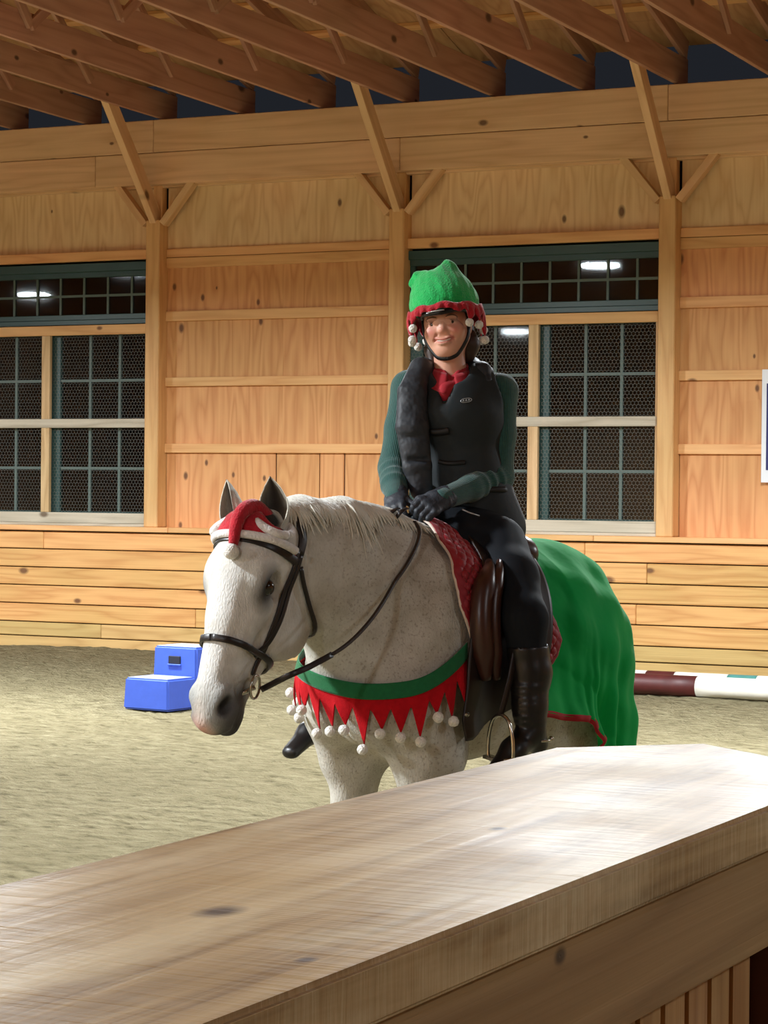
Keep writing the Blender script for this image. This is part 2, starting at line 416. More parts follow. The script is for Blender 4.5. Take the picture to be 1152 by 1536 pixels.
# posts, knee braces along the wall and braces out to the trusses
for x in PXA:
    xc = x+PW/2
    p = box('post', x, x+PW, D, D+.20, 1.256, 4.31, M['post'], wall, .008)
    box('post_head', x+.03, x+PW-.03, D+.09, D+.19, 4.30, 4.66, M['post'], wall, .006)
    for s in (-1, 1):
        bar('knee_brace', (xc+s*.10, D+.05, 4.27), (xc+s*.44, D+.05, 4.68), .07, .10, M['brace'], wall, (0, 1, 0))
    bar('truss_brace', (xc, D+.08, 4.30), (xc, D-.86, 5.42), .075, .15, M['brace'], wall, (0, 1, .7))

SH = D+.165                    # plane of the sheathing
def solid_bay(x0, x1, cuts):
    box('plywood_panel', x0, x1, SH, SH+.02, 4.03, 4.66, M['ply_pale'], wall, 0)
    box('girt', x0, x1, SH-.03, SH, 3.945, 4.03, M['girt'], wall)
    zz = [(3.84, 3.94), (3.31, 3.41), (2.66, 2.75), (2.0, 2.09)]
    prev = 3.84
    for a, b_ in zz: box('girt', x0, x1, SH-.038, SH, a, b_, M['girt'], wall)
    edges = [(3.41, 3.84), (2.75, 3.31), (2.09, 2.66)]
    half = [x0, (x0+x1)/2+.05, x1]
    for z0, z1 in edges:
        for a, b_ in zip(half[:-1], half[1:]): box('plywood_panel', a, b_-.001, SH, SH+.02, z0-.01, z1+.01, M['ply'], wall, 0)
    e = [x0]+cuts+[x1]
    for i, (a, b_) in enumerate(zip(e[:-1], e[1:])):
        box('plywood_panel', a+.005, b_-.005, SH+(.004 if i % 2 else 0), SH+.02, 1.25, 2.01, M['ply'], wall, .004)
    box('backing', x0, x1, SH+.022, SH+.04, 1.2, 4.66, M['shade_black'], wall, 0)
solid_bay(PX[1]+PW, PX[2], [-11.30, -10.82, -10.55])
solid_bay(PX[3]+PW, PX[4], [-5.2])
for a_, b2_ in ((-20.632, -18.098), (-17.938, PX[0]), (PX[4]+PW, -1.934), (-1.774, .76), (.92, 3.454), (3.614, 6.148)): solid_bay(a_, b2_, [])

def hex_wire(name, x0, x1, z0, z1, y, parent, s=.021, t=.0024):
    """chicken wire: every hexagon edge is a thin flat strip"""
    V = []; F = []
    dx = s*math.sqrt(3); dz = s*1.5
    def seg(p, q):
        if not (x0 <= (p[0]+q[0])/2 <= x1 and z0 <= (p[1]+q[1])/2 <= z1): return
        d = (q[0]-p[0], q[1]-p[1]); L = math.hypot(*d); nx, nz = -d[1]/L*t/2, d[0]/L*t/2; b0 = len(V)
        V.extend([(p[0]+nx, y, p[1]+nz), (p[0]-nx, y, p[1]-nz), (q[0]-nx, y, q[1]-nz), (q[0]+nx, y, q[1]+nz)]); F.append((b0, b0+1, b0+2, b0+3))
    for j in range(int((z1-z0)/dz)+2):
        for i in range(int((x1-x0)/dx)+2):
            cx = x0+i*dx+(j % 2)*dx/2; cz = z0+j*dz
            v = [(cx+s*sin(k*pi/3), cz+s*cos(k*pi/3)) for k in range(4)]
            seg(v[0], v[1]); seg(v[1], v[2]); seg(v[2], v[3])
    o = put(name, mesh_py(name, V, F), M['wire'], parent); o['kind'] = 'stuff'; return o

def window_bay(n, x0, x1):
    w = tag(empty('window_%d' % n), ['', 'green framed barn window with transom at the left of the photo', 'green framed barn window with transom behind the rider'][n], kind='structure')
    box('plywood_panel', x0, x1, SH, SH+.02, 4.03, 4.66, M['ply_pale'], wall, 0)
    box('girt', x0, x1, SH-.09, SH, 3.935, 4.03, M['girt'], wall)
    G = M['green_frame']
    # transom
    f = box('transom_frame', x0, x1, D+.10, D+.19, 3.83, 3.915, G, w)
    box('transom_sash', x0, x1, D+.135, D+.18, 3.775, 3.835, G, w)
    box('transom_sash', x0, x1, D+.12, D+.19, 3.295, 3.345, G, w)
    box('transom_sash', x0, x1, D+.135, D+.18, 3.345, 3.40, G, w)
    for a in (x0, x1-.05): box('transom_stile', a, a+.05, D+.14, D+.18, 3.40, 3.775, G, w)
    box('pane', x0+.05, x1-.05, D+.165, D+.169, 3.40, 3.775, M['glass'], w, 0)
    k = 0; x = x0+.05+.235
    while x < x1-.1:
        box('muntin', x-.011, x+.011, D+.15, D+.164, 3.40, 3.775, M['muntin'], w, 0); x += .285
    box('muntin', x0+.05, x1-.05, D+.149, D+.1635, 3.578, 3.602, M['muntin'], w, 0)
    # timber grid that holds the wire
    box('rail', x0, x1, D+.08, D+.13, 3.19, 3.288, M['girt'], w)
    xm = (x0+x1)/2+.03
    box('mullion', xm-.05, xm+.05, D+.082, D+.128, 2.34, 3.19, M['pale_wood'], w)
    box('mullion', xm-.05, xm+.05, D+.082, D+.128, 1.39, 2.25, M['pale_wood'], w)
    box('rail', x0, x1, D+.08, D+.13, 2.25, 2.34, M['grey_wood'], w)
    box('rail', x0, x1, D+.07, D+.13, 1.285, 1.39, M['grey_wood'], w)
    box('stile', x1-.045, x1, D+.08, D+.128, 1.39, 3.19, M['pale_wood'], w)
    hex_wire('wire_mesh', x0, x1-.045, 1.39, 3.19, D+.135, w)
    # sashes behind the wire
    for a, b_ in ((x0, xm), (xm, x1)):
        box('sash_stile', a, a+.13, D+.16, D+.20, 1.34, 3.25, G, w); box('sash_stile', b_-.05, b_, D+.16, D+.20, 1.34, 3.25, G, w)
        box('sash_rail', a+.13, b_-.05, D+.16, D+.20, 1.34, 1.40, G, w); box('sash_rail', a+.13, b_-.05, D+.16, D+.20, 3.19, 3.25, G, w)
        box('pane', a+.13, b_-.05, D+.19, D+.194, 1.40, 3.19, M['glass'], w, 0)
        for q in (1/3, 2/3):
            xx = a+.13+(b_-a-.18)*q; box('muntin', xx-.014, xx+.014, D+.172, D+.189, 1.40, 3.19, M['muntin'], w, 0)
        for zz in (2.73, 1.84): box('muntin', a+.13, b_-.05, D+.171, D+.1885, zz-.014, zz+.014, M['muntin'], w, 0)
    box('window_sill', x0, x1, D+.03, D+.22, 1.256, 1.284, M['grey_wood'], w)
window_bay(1, PX[0]+PW, PX[1])
window_bay(2, PX[2]+PW, PX[3])

# dark stable aisle behind the windows
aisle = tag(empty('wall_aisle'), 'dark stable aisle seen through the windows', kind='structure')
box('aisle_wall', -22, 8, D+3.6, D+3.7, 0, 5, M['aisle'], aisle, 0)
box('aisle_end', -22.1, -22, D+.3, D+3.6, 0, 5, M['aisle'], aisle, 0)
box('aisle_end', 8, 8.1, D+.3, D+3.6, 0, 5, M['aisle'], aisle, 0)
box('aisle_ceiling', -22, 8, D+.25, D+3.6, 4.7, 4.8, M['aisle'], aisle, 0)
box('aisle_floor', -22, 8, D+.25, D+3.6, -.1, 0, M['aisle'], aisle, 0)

# the three walls behind and beside the camera
for nm, a in (('wall_front', (-30, 9, -6.1, -6)), ('wall_left', (-30.1, -30, -6, D+.3)), ('wall_right', (9, 9.1, -6, D+.3))):
    e = tag(empty(nm), 'pine board wall of the arena out of view', kind='structure')
    box('kick_boards', *a, -.1, 1.2, M['plank'], e, 0); box('plywood_panel', *a, 1.2, 9.5, M['ply'], e, 0)
# ------------------------------------------------------------------ roof
ceil = tag(empty('ceiling'), 'open timber truss roof above the arena', kind='structure')
EAVE = 5.315; SL = .0187
YB = -1.5                                   # trusses run out over the camera
def ztop(y): return 5.62+(D-y)*.30          # underside line of the top chords
i = 0
x = -12.56-.8955*12
while x < 4.0:
    yend = YB
    h = .26
    seen = -22 < x < -2
    t = bar('roof_truss', (x, D+.30, EAVE+h/2-.3*SL), (x, yend, EAVE+h/2+(D-yend)*SL), .045, h, M['truss'], ceil)
    bar('top_chord', (x, D+.30, 5.66), (x, 8.0, ztop(8.0)+.07), .045, .19, M['truss'], None).parent = ceil
    if seen:
        for (ya, yb) in ((D-1.3, D-2.4), (D-3.6, D-2.4), (D-3.6, D-5.2), (D-6.6, D-5.2)):
            za = EAVE+h+(D-ya)*SL; zb = ztop(yb)
            bar('web', (x+.045, ya, za-.12), (x+.045, yb, zb+.1), .04, .09, M['truss'], ceil)
    x += .8955
for k, y in enumerate(np.arange(8.4, D+.2, .61)):
    for a, b_ in ((-24, -15.1), (-15.1, -9.2), (-9.2, 4)):
        o = box('purlin', a, b_, y-.045, y+.045, -.02, .02, M['girt'], ceil); o.location.z = ztop(y)+.185; o.rotation_euler.x = -math.atan(.30)
for a in np.arange(-24, 4, 2.44):
    for j in range(6):
        y0 = 7.6+j*2.2; y1 = y0+2.19
        o = bar('roof_panel', (a+1.22, y0, ztop(y0)+.215), (a+1.22, y1, ztop(y1)+.215), 2.43, .014, M['deck'], ceil, bev=0)
box('roof_panel', -26, 8, -4, 8, 9.5, 9.55, M['deck'], ceil, 0)

# ------------------------------------------------------------------ lamps
for k, (x, y, z, wgt) in enumerate(LAMPS):
    l = tag(empty('high_bay_or_fill_lamp', (x, y, z)), 'round white high bay lamp under the timber trusses, some of them added as fill', 'lamp', 'high bay lamps')
    bm = bmesh.new(); bmesh.ops.create_cone(bm, segments=28, radius1=.26, radius2=.09, depth=.16, cap_ends=True)
    me = bpy.data.meshes.new('housing'); bm.to_mesh(me); bm.free()
    put('housing', me, M['fixture'], l, (0, 0, .12))
    bm = bmesh.new(); bmesh.ops.create_cone(bm, segments=28, radius1=.22, radius2=.24, depth=.03, cap_ends=True)
    me = bpy.data.meshes.new('lens'); bm.to_mesh(me); bm.free()
    put('lens', me, M['lamp'], l, (0, 0, .02))
    tube('hanger', [(0, 0, .2), (0, 0, .6)], .008, M['fixture'], l)
    ld = bpy.data.lights.new('lamp_light', 'AREA'); ld.shape = 'DISK'; ld.size = .5; ld.energy = LAMP_W*wgt; ld.color = LAMP_COL; ld.spread = radians(168)
    lo = bpy.data.objects.new('lamp_light', ld); COL.objects.link(lo); lo.location = (0, 0, -.005); lo.parent = l

# ------------------------------------------------------------------ viewing rail in the foreground
RZ = EYE-.28
rail = tag(empty('viewing_rail', (-.8, 1.6, 0)), 'varnished pine half wall with a wide pointed cap board in the foreground', 'half wall')
def rprism(name, poly, z0, z1, mat, bev=.004):
    bm = bmesh.new(); vs = [bm.verts.new((x+.8, y-1.6, z0)) for x, y in poly]; f = bm.faces.new(vs)
    r = bmesh.ops.extrude_face_region(bm, geom=[f])
    for v in r['geom']:
        if isinstance(v, bmesh.types.BMVert): v.co.z = z1
    bmesh.ops.recalc_face_normals(bm, faces=bm.faces[:])
    bmesh.ops.bevel(bm, geom=bm.edges[:], offset=bev, segments=2, affect='EDGES')
    me = bpy.data.meshes.new(name); bm.to_mesh(me); bm.free(); return put(name, me, mat, rail)
rprism('cap_board', [(-.978, .30), (-.628, .30), (-.628, 2.33), (-.76, 2.46), (-.85, 2.535), (-.978, 2.41)], RZ-.040, RZ, M['rail_top'], .004)
rprism('fascia_board', [(-.68, .30), (-.642, .30), (-.642, 2.31), (-.68, 2.31)], RZ-.135, RZ-.041, M['rail_face'])
for k, y in enumerate(np.arange(.32, 2.2, .062)):
    rprism('panel_board', [(-.70, y+.001), (-.682, y+.001), (-.682, y+.061), (-.70, y+.061)], .02, RZ-.041, M['rail_panel'], .005)
rprism('rail_post', [(-.70, 2.185), (-.66, 2.185), (-.66, 2.30), (-.70, 2.30)], .02, RZ-.136, M['redpost'])
for k, y in enumerate(np.arange(.32, 2.3, .145)):
    rprism('panel_board', [(-.94, y+.001), (-.92, y+.001), (-.92, y+.143), (-.94, y+.143)], .02, RZ-.041, M['rail_panel'], .005)
rprism('rail_core', [(-.92, .34), (-.70, .34), (-.70, 2.28), (-.92, 2.28)], .0, RZ-.041, M['rail_face'])

# ------------------------------------------------------------------ mounting block
mb = tag(empty('mounting_block', (-9.0, 15.7, 0)), 'blue plastic two step mounting block on the sand by the kick wall', 'mounting block')
def rbox(name, parent, x0, x1, y0, y1, z0, z1, mat, taper=.03, bev=.025, seg=3, hole=None):
    bm = bmesh.new(); bmesh.ops.create_cube(bm, size=1)
    for v in bm.verts:
        t = taper if v.co.z > 0 else 0
        v.co = Vector(((x0+x1)/2+v.co.x*(x1-x0-2*t), (y0+y1)/2+v.co.y*(y1-y0-2*t), z0 if v.co.z < 0 else z1))
    bmesh.ops.bevel(bm, geom=bm.edges[:], offset=bev, segments=seg, affect='EDGES')
    me = bpy.data.meshes.new(name); bm.to_mesh(me); bm.free()
    for p in me.polygons: p.use_smooth = False
    return put(name, me, mat, parent)
mb.location = (-9.462, 15.235, 0); mb.rotation_euler = (0, 0, radians(-6))
rbox('lower_step', mb, -.212, .212, .0, .37, 0.0, .235, M['blue'], .010, .014)
rbox('upper_step', mb, -.212, .212, .35, .72, 0.0, .455, M['blue'], .012, .014)
rbox('tread', mb, -.185, .185, .025, .33, .228, .238, M['blue_tread'], 0, .003, 1)
rbox('tread', mb, -.185, .185, .385, .685, .448, .458, M['blue_tread'], 0, .003, 1)
rbox('hand_hole', mb, -.055, .055, .347, .37, .325, .385, M['shade_black'], 0, .004, 1)  # solid block, its near-black colour stands in for shade inside the hole
rbox('hole_lip', mb, -.062, .062, .343, .36, .312, .325, M['blue'], 0, .004, 1)

# ------------------------------------------------------------------ jump poles
def pole(name, label, p, q, r, segs):
    e = tag(empty(name, ((p[0]+q[0])/2, (p[1]+q[1])/2, 0)), label, 'pole', 'jump poles by the kick wall')
    p, q = Vector(p), Vector(q); o0 = e.location
    t0 = 0
    for t1, mt in segs:
        pts = [p+(q-p)*(t0+(t1-t0)*k/6)-o0 for k in range(7)]
        tube('painted_band', pts, r, M[mt], e, 20); t0 = t1
pole('jump_pole', 'maroon and white painted jump pole lying on the sand, nearer one', (-8.6, 18.66, .085), (-4.4, 18.52, .085), .085,
     [(.14, 'white_paint'), (.55, 'maroon_paint'), (.80, 'white_paint'), (1, 'maroon_paint')])
pole('jump_pole', 'white pole with teal and maroon bands lying behind the maroon one', (-8.7, 19.0, .085), (-4.5, 18.86, .085), .085,
     [(.30, 'white_paint'), (.44, 'white_paint'), (.50, 'maroon_paint'), (.61, 'white_paint'), (.67, 'teal_paint'), (.80, 'white_paint'), (.9, 'maroon_paint'), (1, 'white_paint')])

# ------------------------------------------------------------------ sign on the wall
sg = tag(empty('wall_sign', (-5.85, SH-.05, 2.25)), 'white bordered navy sign hung on the plywood at the right edge', 'sign')
box('board', -.53, .50, -.012, .008, -.50, .50, M['sign_white'], sg, .003)
box('print', -.485, .46, -.015, -.010, -.39, .375, M['sign_blue'], sg, 0)
# ================================================================== SOLID MODELLING (signed distance fields on a numpy grid)
def unit(v):
    v = np.asarray(v, float); return v/(np.linalg.norm(v)+1e-12)

class Solid:
    def __init__(s, lo, hi, h):
        s.lo = np.asarray(lo, float); s.h = h
        s.n = np.ceil((np.asarray(hi, float)-s.lo)/h).astype(int)+1
        s.a = np.full(tuple(s.n), 0.5, np.float32)
        s.ax = [np.float32(s.lo[i])+np.arange(s.n[i], dtype=np.float32)*np.float32(h) for i in range(3)]
    def _slice(s, blo, bhi):
        i0 = np.clip(np.floor((np.asarray(blo)-s.lo)/s.h).astype(int), 0, s.n)
        i1 = np.clip(np.ceil((np.asarray(bhi)-s.lo)/s.h).astype(int)+1, 0, s.n)
        return tuple(slice(a, b) for a, b in zip(i0, i1))
    def _apply(s, blo, bhi, fn, k, op):
        sl = s._slice(np.asarray(blo)-k-.02, np.asarray(bhi)+k+.02)
        if any(q.stop <= q.start for q in sl): return
        X = s.ax[0][sl[0]][:, None, None]; Y = s.ax[1][sl[1]][None, :, None]; Z = s.ax[2][sl[2]][None, None, :]
        d = fn(X, Y, Z).astype(np.float32); a = s.a[sl]
        if op == 'sub':
            h = np.maximum(k-np.abs(a+d), 0)/k if k > 0 else 0
            s.a[sl] = np.maximum(a, -d)+(h*h*k/4 if k > 0 else 0)
        else:
            h = np.maximum(k-np.abs(a-d), 0)/k if k > 0 else 0
            s.a[sl] = np.minimum(a, d)-(h*h*k/4 if k > 0 else 0)
    def ecap(s, p0, p1, r0, r1=None, side=(0, 1, 0), k=.03, op='add', cap=1.0):
        """tapering capsule with an elliptic section: r = (half width along side, half width across)"""
        p0 = np.asarray(p0, float); p1 = np.asarray(p1, float)
        if r1 is None: r1 = r0
        r0 = (r0, r0) if np.isscalar(r0) else r0; r1 = (r1, r1) if np.isscalar(r1) else r1
        L = np.linalg.norm(p1-p0); ax = (p1-p0)/L if L > 1e-6 else np.array([1., 0, 0])
        sd = np.asarray(side, float); sd = unit(sd-ax*(sd @ ax)); w = np.cross(ax, sd)
        m = max(*r0, *r1)
        f32 = np.float32
        def fn(X, Y, Z):
            x = X-f32(p0[0]); y = Y-f32(p0[1]); z = Z-f32(p0[2])
            qa = x*f32(ax[0])+y*f32(ax[1])+z*f32(ax[2])
            t = np.clip(qa/f32(max(L, 1e-6)), 0, 1)
            qs = x*f32(sd[0])+y*f32(sd[1])+z*f32(sd[2]); qw = x*f32(w[0])+y*f32(w[1])+z*f32(w[2])
            qa = qa-t*f32(L)
            ra = f32(r0[0])+(f32(r1[0]-r0[0]))*t; rb = f32(r0[1])+(f32(r1[1]-r0[1]))*t; rc = np.minimum(ra, rb)*f32(cap)
            a1 = qs/ra; b1 = qw/rb; c1 = qa/rc
            k0 = np.sqrt(a1*a1+b1*b1+c1*c1)
            k1 = np.sqrt((a1/ra)**2+(b1/rb)**2+(c1/rc)**2)+f32(1e-4)
            return k0*(k0-1)/k1
        mm = m*max(1, cap)
        s._apply(np.minimum(p0, p1)-mm, np.maximum(p0, p1)+mm, fn, k, op); return s
    def ball(s, c, r, axes=None, k=.03, op='add'):
        """ellipsoid with radii r along the rows of axes"""
        c = np.asarray(c, float); r = (r, r, r) if np.isscalar(r) else r
        A = np.eye(3) if axes is None else np.array([unit(v) for v in axes]); f32 = np.float32
        def fn(X, Y, Z):
            x = X-f32(c[0]); y = Y-f32(c[1]); z = Z-f32(c[2]); k0 = 0; k1 = 0
            for i in range(3):
                q = (x*f32(A[i, 0])+y*f32(A[i, 1])+z*f32(A[i, 2]))/f32(r[i]); k0 = k0+q*q; k1 = k1+(q/f32(r[i]))**2
            k0 = np.sqrt(k0); return k0*(k0-1)/(np.sqrt(k1)+f32(1e-4))
        m = max(r); s._apply(c-m, c+m, fn, k, op); return s
    def chain(s, pts, rads, side=(0, 1, 0), k=.03, op='add'):
        for i in range(len(pts)-1): s.ecap(pts[i], pts[i+1], rads[i], rads[i+1], side, k, op)
        return s
    def smooth(s, it=1):
        for _ in range(it):
            for ax in range(3):
                a = s.a; b = a.copy()
                sl = [slice(None)]*3; lo = list(sl); hi = list(sl); mid = list(sl)
                mid[ax] = slice(1, -1); lo[ax] = slice(0, -2); hi[ax] = slice(2, None)
                b[tuple(mid)] = .5*a[tuple(mid)]+.25*(a[tuple(lo)]+a[tuple(hi)]); s.a = b
        return s
    def sample(s, P):
        P = (np.asarray(P, float)-s.lo)/s.h
        P = np.clip(P, 0, s.n-1.001); i = P.astype(int); f = P-i; out = 0
        for dx in (0, 1):
            for dy in (0, 1):
                for dz in (0, 1):
                    w = (f[:, 0] if dx else 1-f[:, 0])*(f[:, 1] if dy else 1-f[:, 1])*(f[:, 2] if dz else 1-f[:, 2])
                    out = out+w*s.a[i[:, 0]+dx, i[:, 1]+dy, i[:, 2]+dz]
        return out
    def grad(s, P, e=None):
        e = e or s.h*1.5; P = np.asarray(P, float); g = np.zeros_like(P)
        for k in range(3):
            d = np.zeros(3); d[k] = e; g[:, k] = s.sample(P+d)-s.sample(P-d)
        return g/(np.linalg.norm(g, axis=1)[:, None]+1e-9)
    def snap(s, P, off=0.0, it=12):
        """move points onto the surface (plus an offset)"""
        P = np.array(P, float)
        for _ in range(it):
            d = s.sample(P)-off; P = P-s.grad(P)*np.clip(d, -.05, .05)[:, None]*.8
        return P
    def push(s, P, off=0.0, it=8):
        """only move points that lie inside the surface plus offset"""
        P = np.array(P, float)
        for _ in range(it):
            d = np.minimum(s.sample(P)-off, 0); P = P-s.grad(P)*np.clip(d, -.05, 0)[:, None]
        return P
    def mesh(s):
        a = s.a; n = a.shape; ins = a < 0
        c = np.zeros(tuple(k-1 for k in n), np.int8)
        for dx in (0, 1):
            for dy in (0, 1):
                for dz in (0, 1):
                    c += ins[dx:n[0]-1+dx, dy:n[1]-1+dy, dz:n[2]-1+dz]
        act = np.argwhere((c > 0) & (c < 8))
        idx = np.full(c.shape, -1, np.int32); idx[tuple(act.T)] = np.arange(len(act))
        acc = np.zeros((len(act), 3)); cnt = np.zeros(len(act))
        corners = [(x, y, z) for x in (0, 1) for y in (0, 1) for z in (0, 1)]
        for A in corners:
            for axn in range(3):
                if A[axn]: continue
                B = list(A); B[axn] = 1
                va = a[act[:, 0]+A[0], act[:, 1]+A[1], act[:, 2]+A[2]]; vb = a[act[:, 0]+B[0], act[:, 1]+B[1], act[:, 2]+B[2]]
                m = (va < 0) != (vb < 0); t = np.where(m, va/(va-vb+1e-12), 0)
                p = np.tile(np.array(A, float), (len(act), 1)); p[:, axn] = t
                acc[m] += p[m]; cnt[m] += 1
        V = s.lo+s.h*(act+acc/cnt[:, None])
        Q = []
        for axn in range(3):
            u, w = (axn+1) % 3, (axn+2) % 3
            sl0 = [slice(None)]*3; sl1 = [slice(None)]*3
            sl0[axn] = slice(0, -1); sl1[axn] = slice(1, None)
            ch = ins[tuple(sl0)] != ins[tuple(sl1)]
            e = np.argwhere(ch)
            e = e[(e[:, u] > 0) & (e[:, w] > 0) & (e[:, u] < n[u]-1) & (e[:, w] < n[w]-1)]
            du = np.zeros(3, int); du[u] = 1; dw = np.zeros(3, int); dw[w] = 1
            q = np.stack([idx[tuple((e-du-dw).T)], idx[tuple((e-dw).T)], idx[tuple(e.T)], idx[tuple((e-du).T)]], 1)
            flip = ~ins[tuple(e.T)]; q[flip] = q[flip][:, ::-1]; Q.append(q)
        Q = np.vstack(Q); Q = Q[(Q >= 0).all(1)]
        return V, Q

def paint(me, rgb, name='pigment_and_shade'):
    at = me.color_attributes.new(name, 'FLOAT_COLOR', 'POINT')
    at.data.foreach_set('color', np.c_[rgb, np.ones(len(rgb))].astype(np.float32).ravel())

def grid_mesh(name, P, thick=0.0, flip=False, closed_u=False):
    """surface from an (nu, nv, 3) point array; thick gives it a back and an edge"""
    P = np.asarray(P, float); nu, nv = P.shape[:2]
    idx = np.arange(nu*nv).reshape(nu, nv)
    def quads(ix):
        if closed_u: ix = np.vstack([ix, ix[:1]])
        return np.stack([ix[:-1, :-1], ix[1:, :-1], ix[1:, 1:], ix[:-1, 1:]], -1).reshape(-1, 4)
    Q = quads(idx); V = P.reshape(-1, 3)
    if thick:
        du = np.gradient(P, axis=0); dv = np.gradient(P, axis=1); nn = np.cross(du, dv); nn /= np.linalg.norm(nn, axis=2)[..., None]+1e-9
        B = P-nn*thick; V = np.vstack([V, B.reshape(-1, 3)]); i2 = idx+nu*nv
        Q2 = quads(i2)[:, ::-1]; S = []
        def edge(a, b): S.append(np.stack([a[:-1], b[:-1], b[1:], a[1:]], 1))
        edge(idx[:, 0][::-1], i2[:, 0][::-1]) ; edge(idx[:, -1], i2[:, -1])
        if not closed_u: edge(idx[0, :], i2[0, :]); edge(idx[-1, :][::-1], i2[-1, :][::-1])
        Q = np.vstack([Q, Q2]+[s[:, ::-1] for s in S])
    if flip: Q = Q[:, ::-1]
    return mesh_np(name, V, Q)

def icoball(name, r, mat, parent, loc, sub=2, rough=0.0, sq=(1, 1, 1)):
    bm = bmesh.new(); bmesh.ops.create_icosphere(bm, subdivisions=sub, radius=r)
    for v in bm.verts:
        if rough: v.co *= 1+RND.uniform(-rough, rough)
        v.co = Vector((v.co.x*sq[0], v.co.y*sq[1], v.co.z*sq[2]))
    me = bpy.data.meshes.new(name); bm.to_mesh(me); bm.free()
    for p in me.polygons: p.use_smooth = True
    return put(name, me, mat, parent, loc)
# ================================================================== THE HORSE
# stage: x = forward along the horse, y = its left, z = up, origin on the sand under the saddle
ST_O = Vector((-3.109, 7.095, 0.0)); HEAD_A = radians(48)
r2 = Vector((rt.x, rt.y, 0)).normalized(); v2 = Vector((-r2.y, r2.x, 0))
FWD = -cos(HEAD_A)*r2-sin(HEAD_A)*v2
STAGE = Matrix((FWD, Vector((-FWD.y, FWD.x, 0)), Vector((0, 0, 1)))).transposed().to_4x4(); STAGE.translation = ST_O
STI = STAGE.inverted()
def T(x, y, dd=0.0):
    """photo pixel and distance behind the saddle plane -> stage coordinates"""
    return np.array(STI @ survey(x, y, 7.74+dd))
def on_stage(name):
    e = empty(name); e.matrix_world = STAGE; return e

H = Solid((-.92, -.44, -.01), (1.45, .44, 1.80), .0065)
# trunk
H.chain([(.60, 0, 1.12), (.42, 0, 1.145), (.2, 0, 1.16), (-.05, 0, 1.15), (-.22, 0, 1.16), (-.32, 0, 1.175), (-.40, 0, 1.17)],
        [(.17, .22), (.225, .32), (.265, .34), (.295, .325), (.280, .315), (.210, .280), (.12, .19)], k=.05)
H.ecap((.44, 0, 1.43), (.10, 0, 1.40), (.075, .10), (.09, .085), k=.10)          # withers
# shoulders, chest and forelegs
for s in (-1, 1):
    H.ecap((.34, s*.155, 1.36), (.57, s*.135, 1.08), (.075, .13), (.09, .11), side=(0, 1, 0), k=.08)
    H.ball((.635, s*.08, 1.03), (.085, .085, .13), k=.07)                            # pectorals
    H.ecap((.535, s*.155, 1.02), (.47, s*.16, .86), (.10, .125), (.095, .12), k=.09)
    H.ecap((.47, s*.155, .90), (.49, s*.145, .50), (.085, .105), (.046, .05), k=.06)
    H.ball((.495, s*.145, .475), (.045, .043, .055), k=.03)
    H.ecap((.49, s*.145, .46), (.485, s*.145, .20), (.026, .032), (.028, .034), k=.03)
    H.ball((.485, s*.145, .185), (.038, .034, .04), k=.02)
    H.ecap((.487, s*.145, .18), (.53, s*.145, .085), (.028, .03), (.032, .034), k=.02)
    H.ecap((.535, s*.145, .075), (.56, s*.145, .03), (.05, .045), (.066, .05), k=.015)
    # hind legs
    H.ecap((-0.220, s*.14, 1.16), (-0.235, s*.165, .92), (.12, .18), (.10, .16), k=.10)
    H.ecap((-0.270, s*.165, .90), (-0.480, s*.15, .56), (.085, .12), (.04, .055), k=.08)
    H.ecap((-0.330, s*.11, 1.10), (-0.380, s*.145, .80), (.085, .11), (.05, .07), k=.10)
    H.ball((-0.515, s*.15, .55), (.05, .035, .06), k=.03)
    H.ecap((-0.505, s*.15, .52), (-0.490, s*.15, .21), (.028, .036), (.028, .034), k=.03)
    H.ball((-0.490, s*.15, .19), (.04, .036, .042), k=.02)
    H.ecap((-0.485, s*.15, .18), (-0.445, s*.15, .085), (.029, .031), (.033, .035), k=.02)
    H.ecap((-0.440, s*.15, .075), (-0.415, s*.15, .03), (.05, .045), (.064, .05), k=.015)
H.ecap((.70, 0, 1.08), (.705, 0, .98), (.018, .02), (.018, .02), k=.06, op='sub')
# neck
H.chain([(.44, 0, 1.27), (.62, 0, 1.365), (.76, 0, 1.435), (.90, 0, 1.47), (1.03, .0, 1.475)],
        [(.185, .29), (.135, .245), (.105, .20), (.082, .16), (.066, .11)], k=.07)
H.ecap((.36, 0, 1.465), (.62, 0, 1.535), (.045, .06), (.038, .055), k=.08)
H.ecap((.62, 0, 1.535), (.98, 0, 1.558), (.038, .055), (.04, .05), k=.06)
# head frame
psi = radians(9); tl = radians(17.5)
HN = np.array([sin(tl)*cos(psi), sin(tl)*sin(psi), -cos(tl)])
HW = np.array([-sin(psi), cos(psi), 0.0])
HQ = np.cross(HW, HN); HQ = HQ if HQ[0] > 0 else -HQ
HP = np.array([1.135, .0, 1.597])
def hd(t, w, q): return HP+HN*t+HW*w+HQ*q
HA = (HN, HW, HQ)
H.ball(hd(.115, 0, -.085), (.125, .092, .09), HA, k=.05)                                # brow and poll
H.ecap(hd(.05, 0, -.10), hd(.03, 0, -.20), (.075, .085), (.070, .095), side=HW, k=.06)
H.ecap(hd(.14, 0, -.062), hd(.30, 0, -.058), (.088, .062), (.064, .058), side=HW, k=.04)
H.ecap(hd(.30, 0, -.058), hd(.52, 0, -.052), (.064, .058), (.050, .050), side=HW, k=.04)
H.ecap(hd(.10, 0, -.012), hd(.50, 0, -.012), (.045, .012), (.030, .012), side=HW, k=.03) # flat face
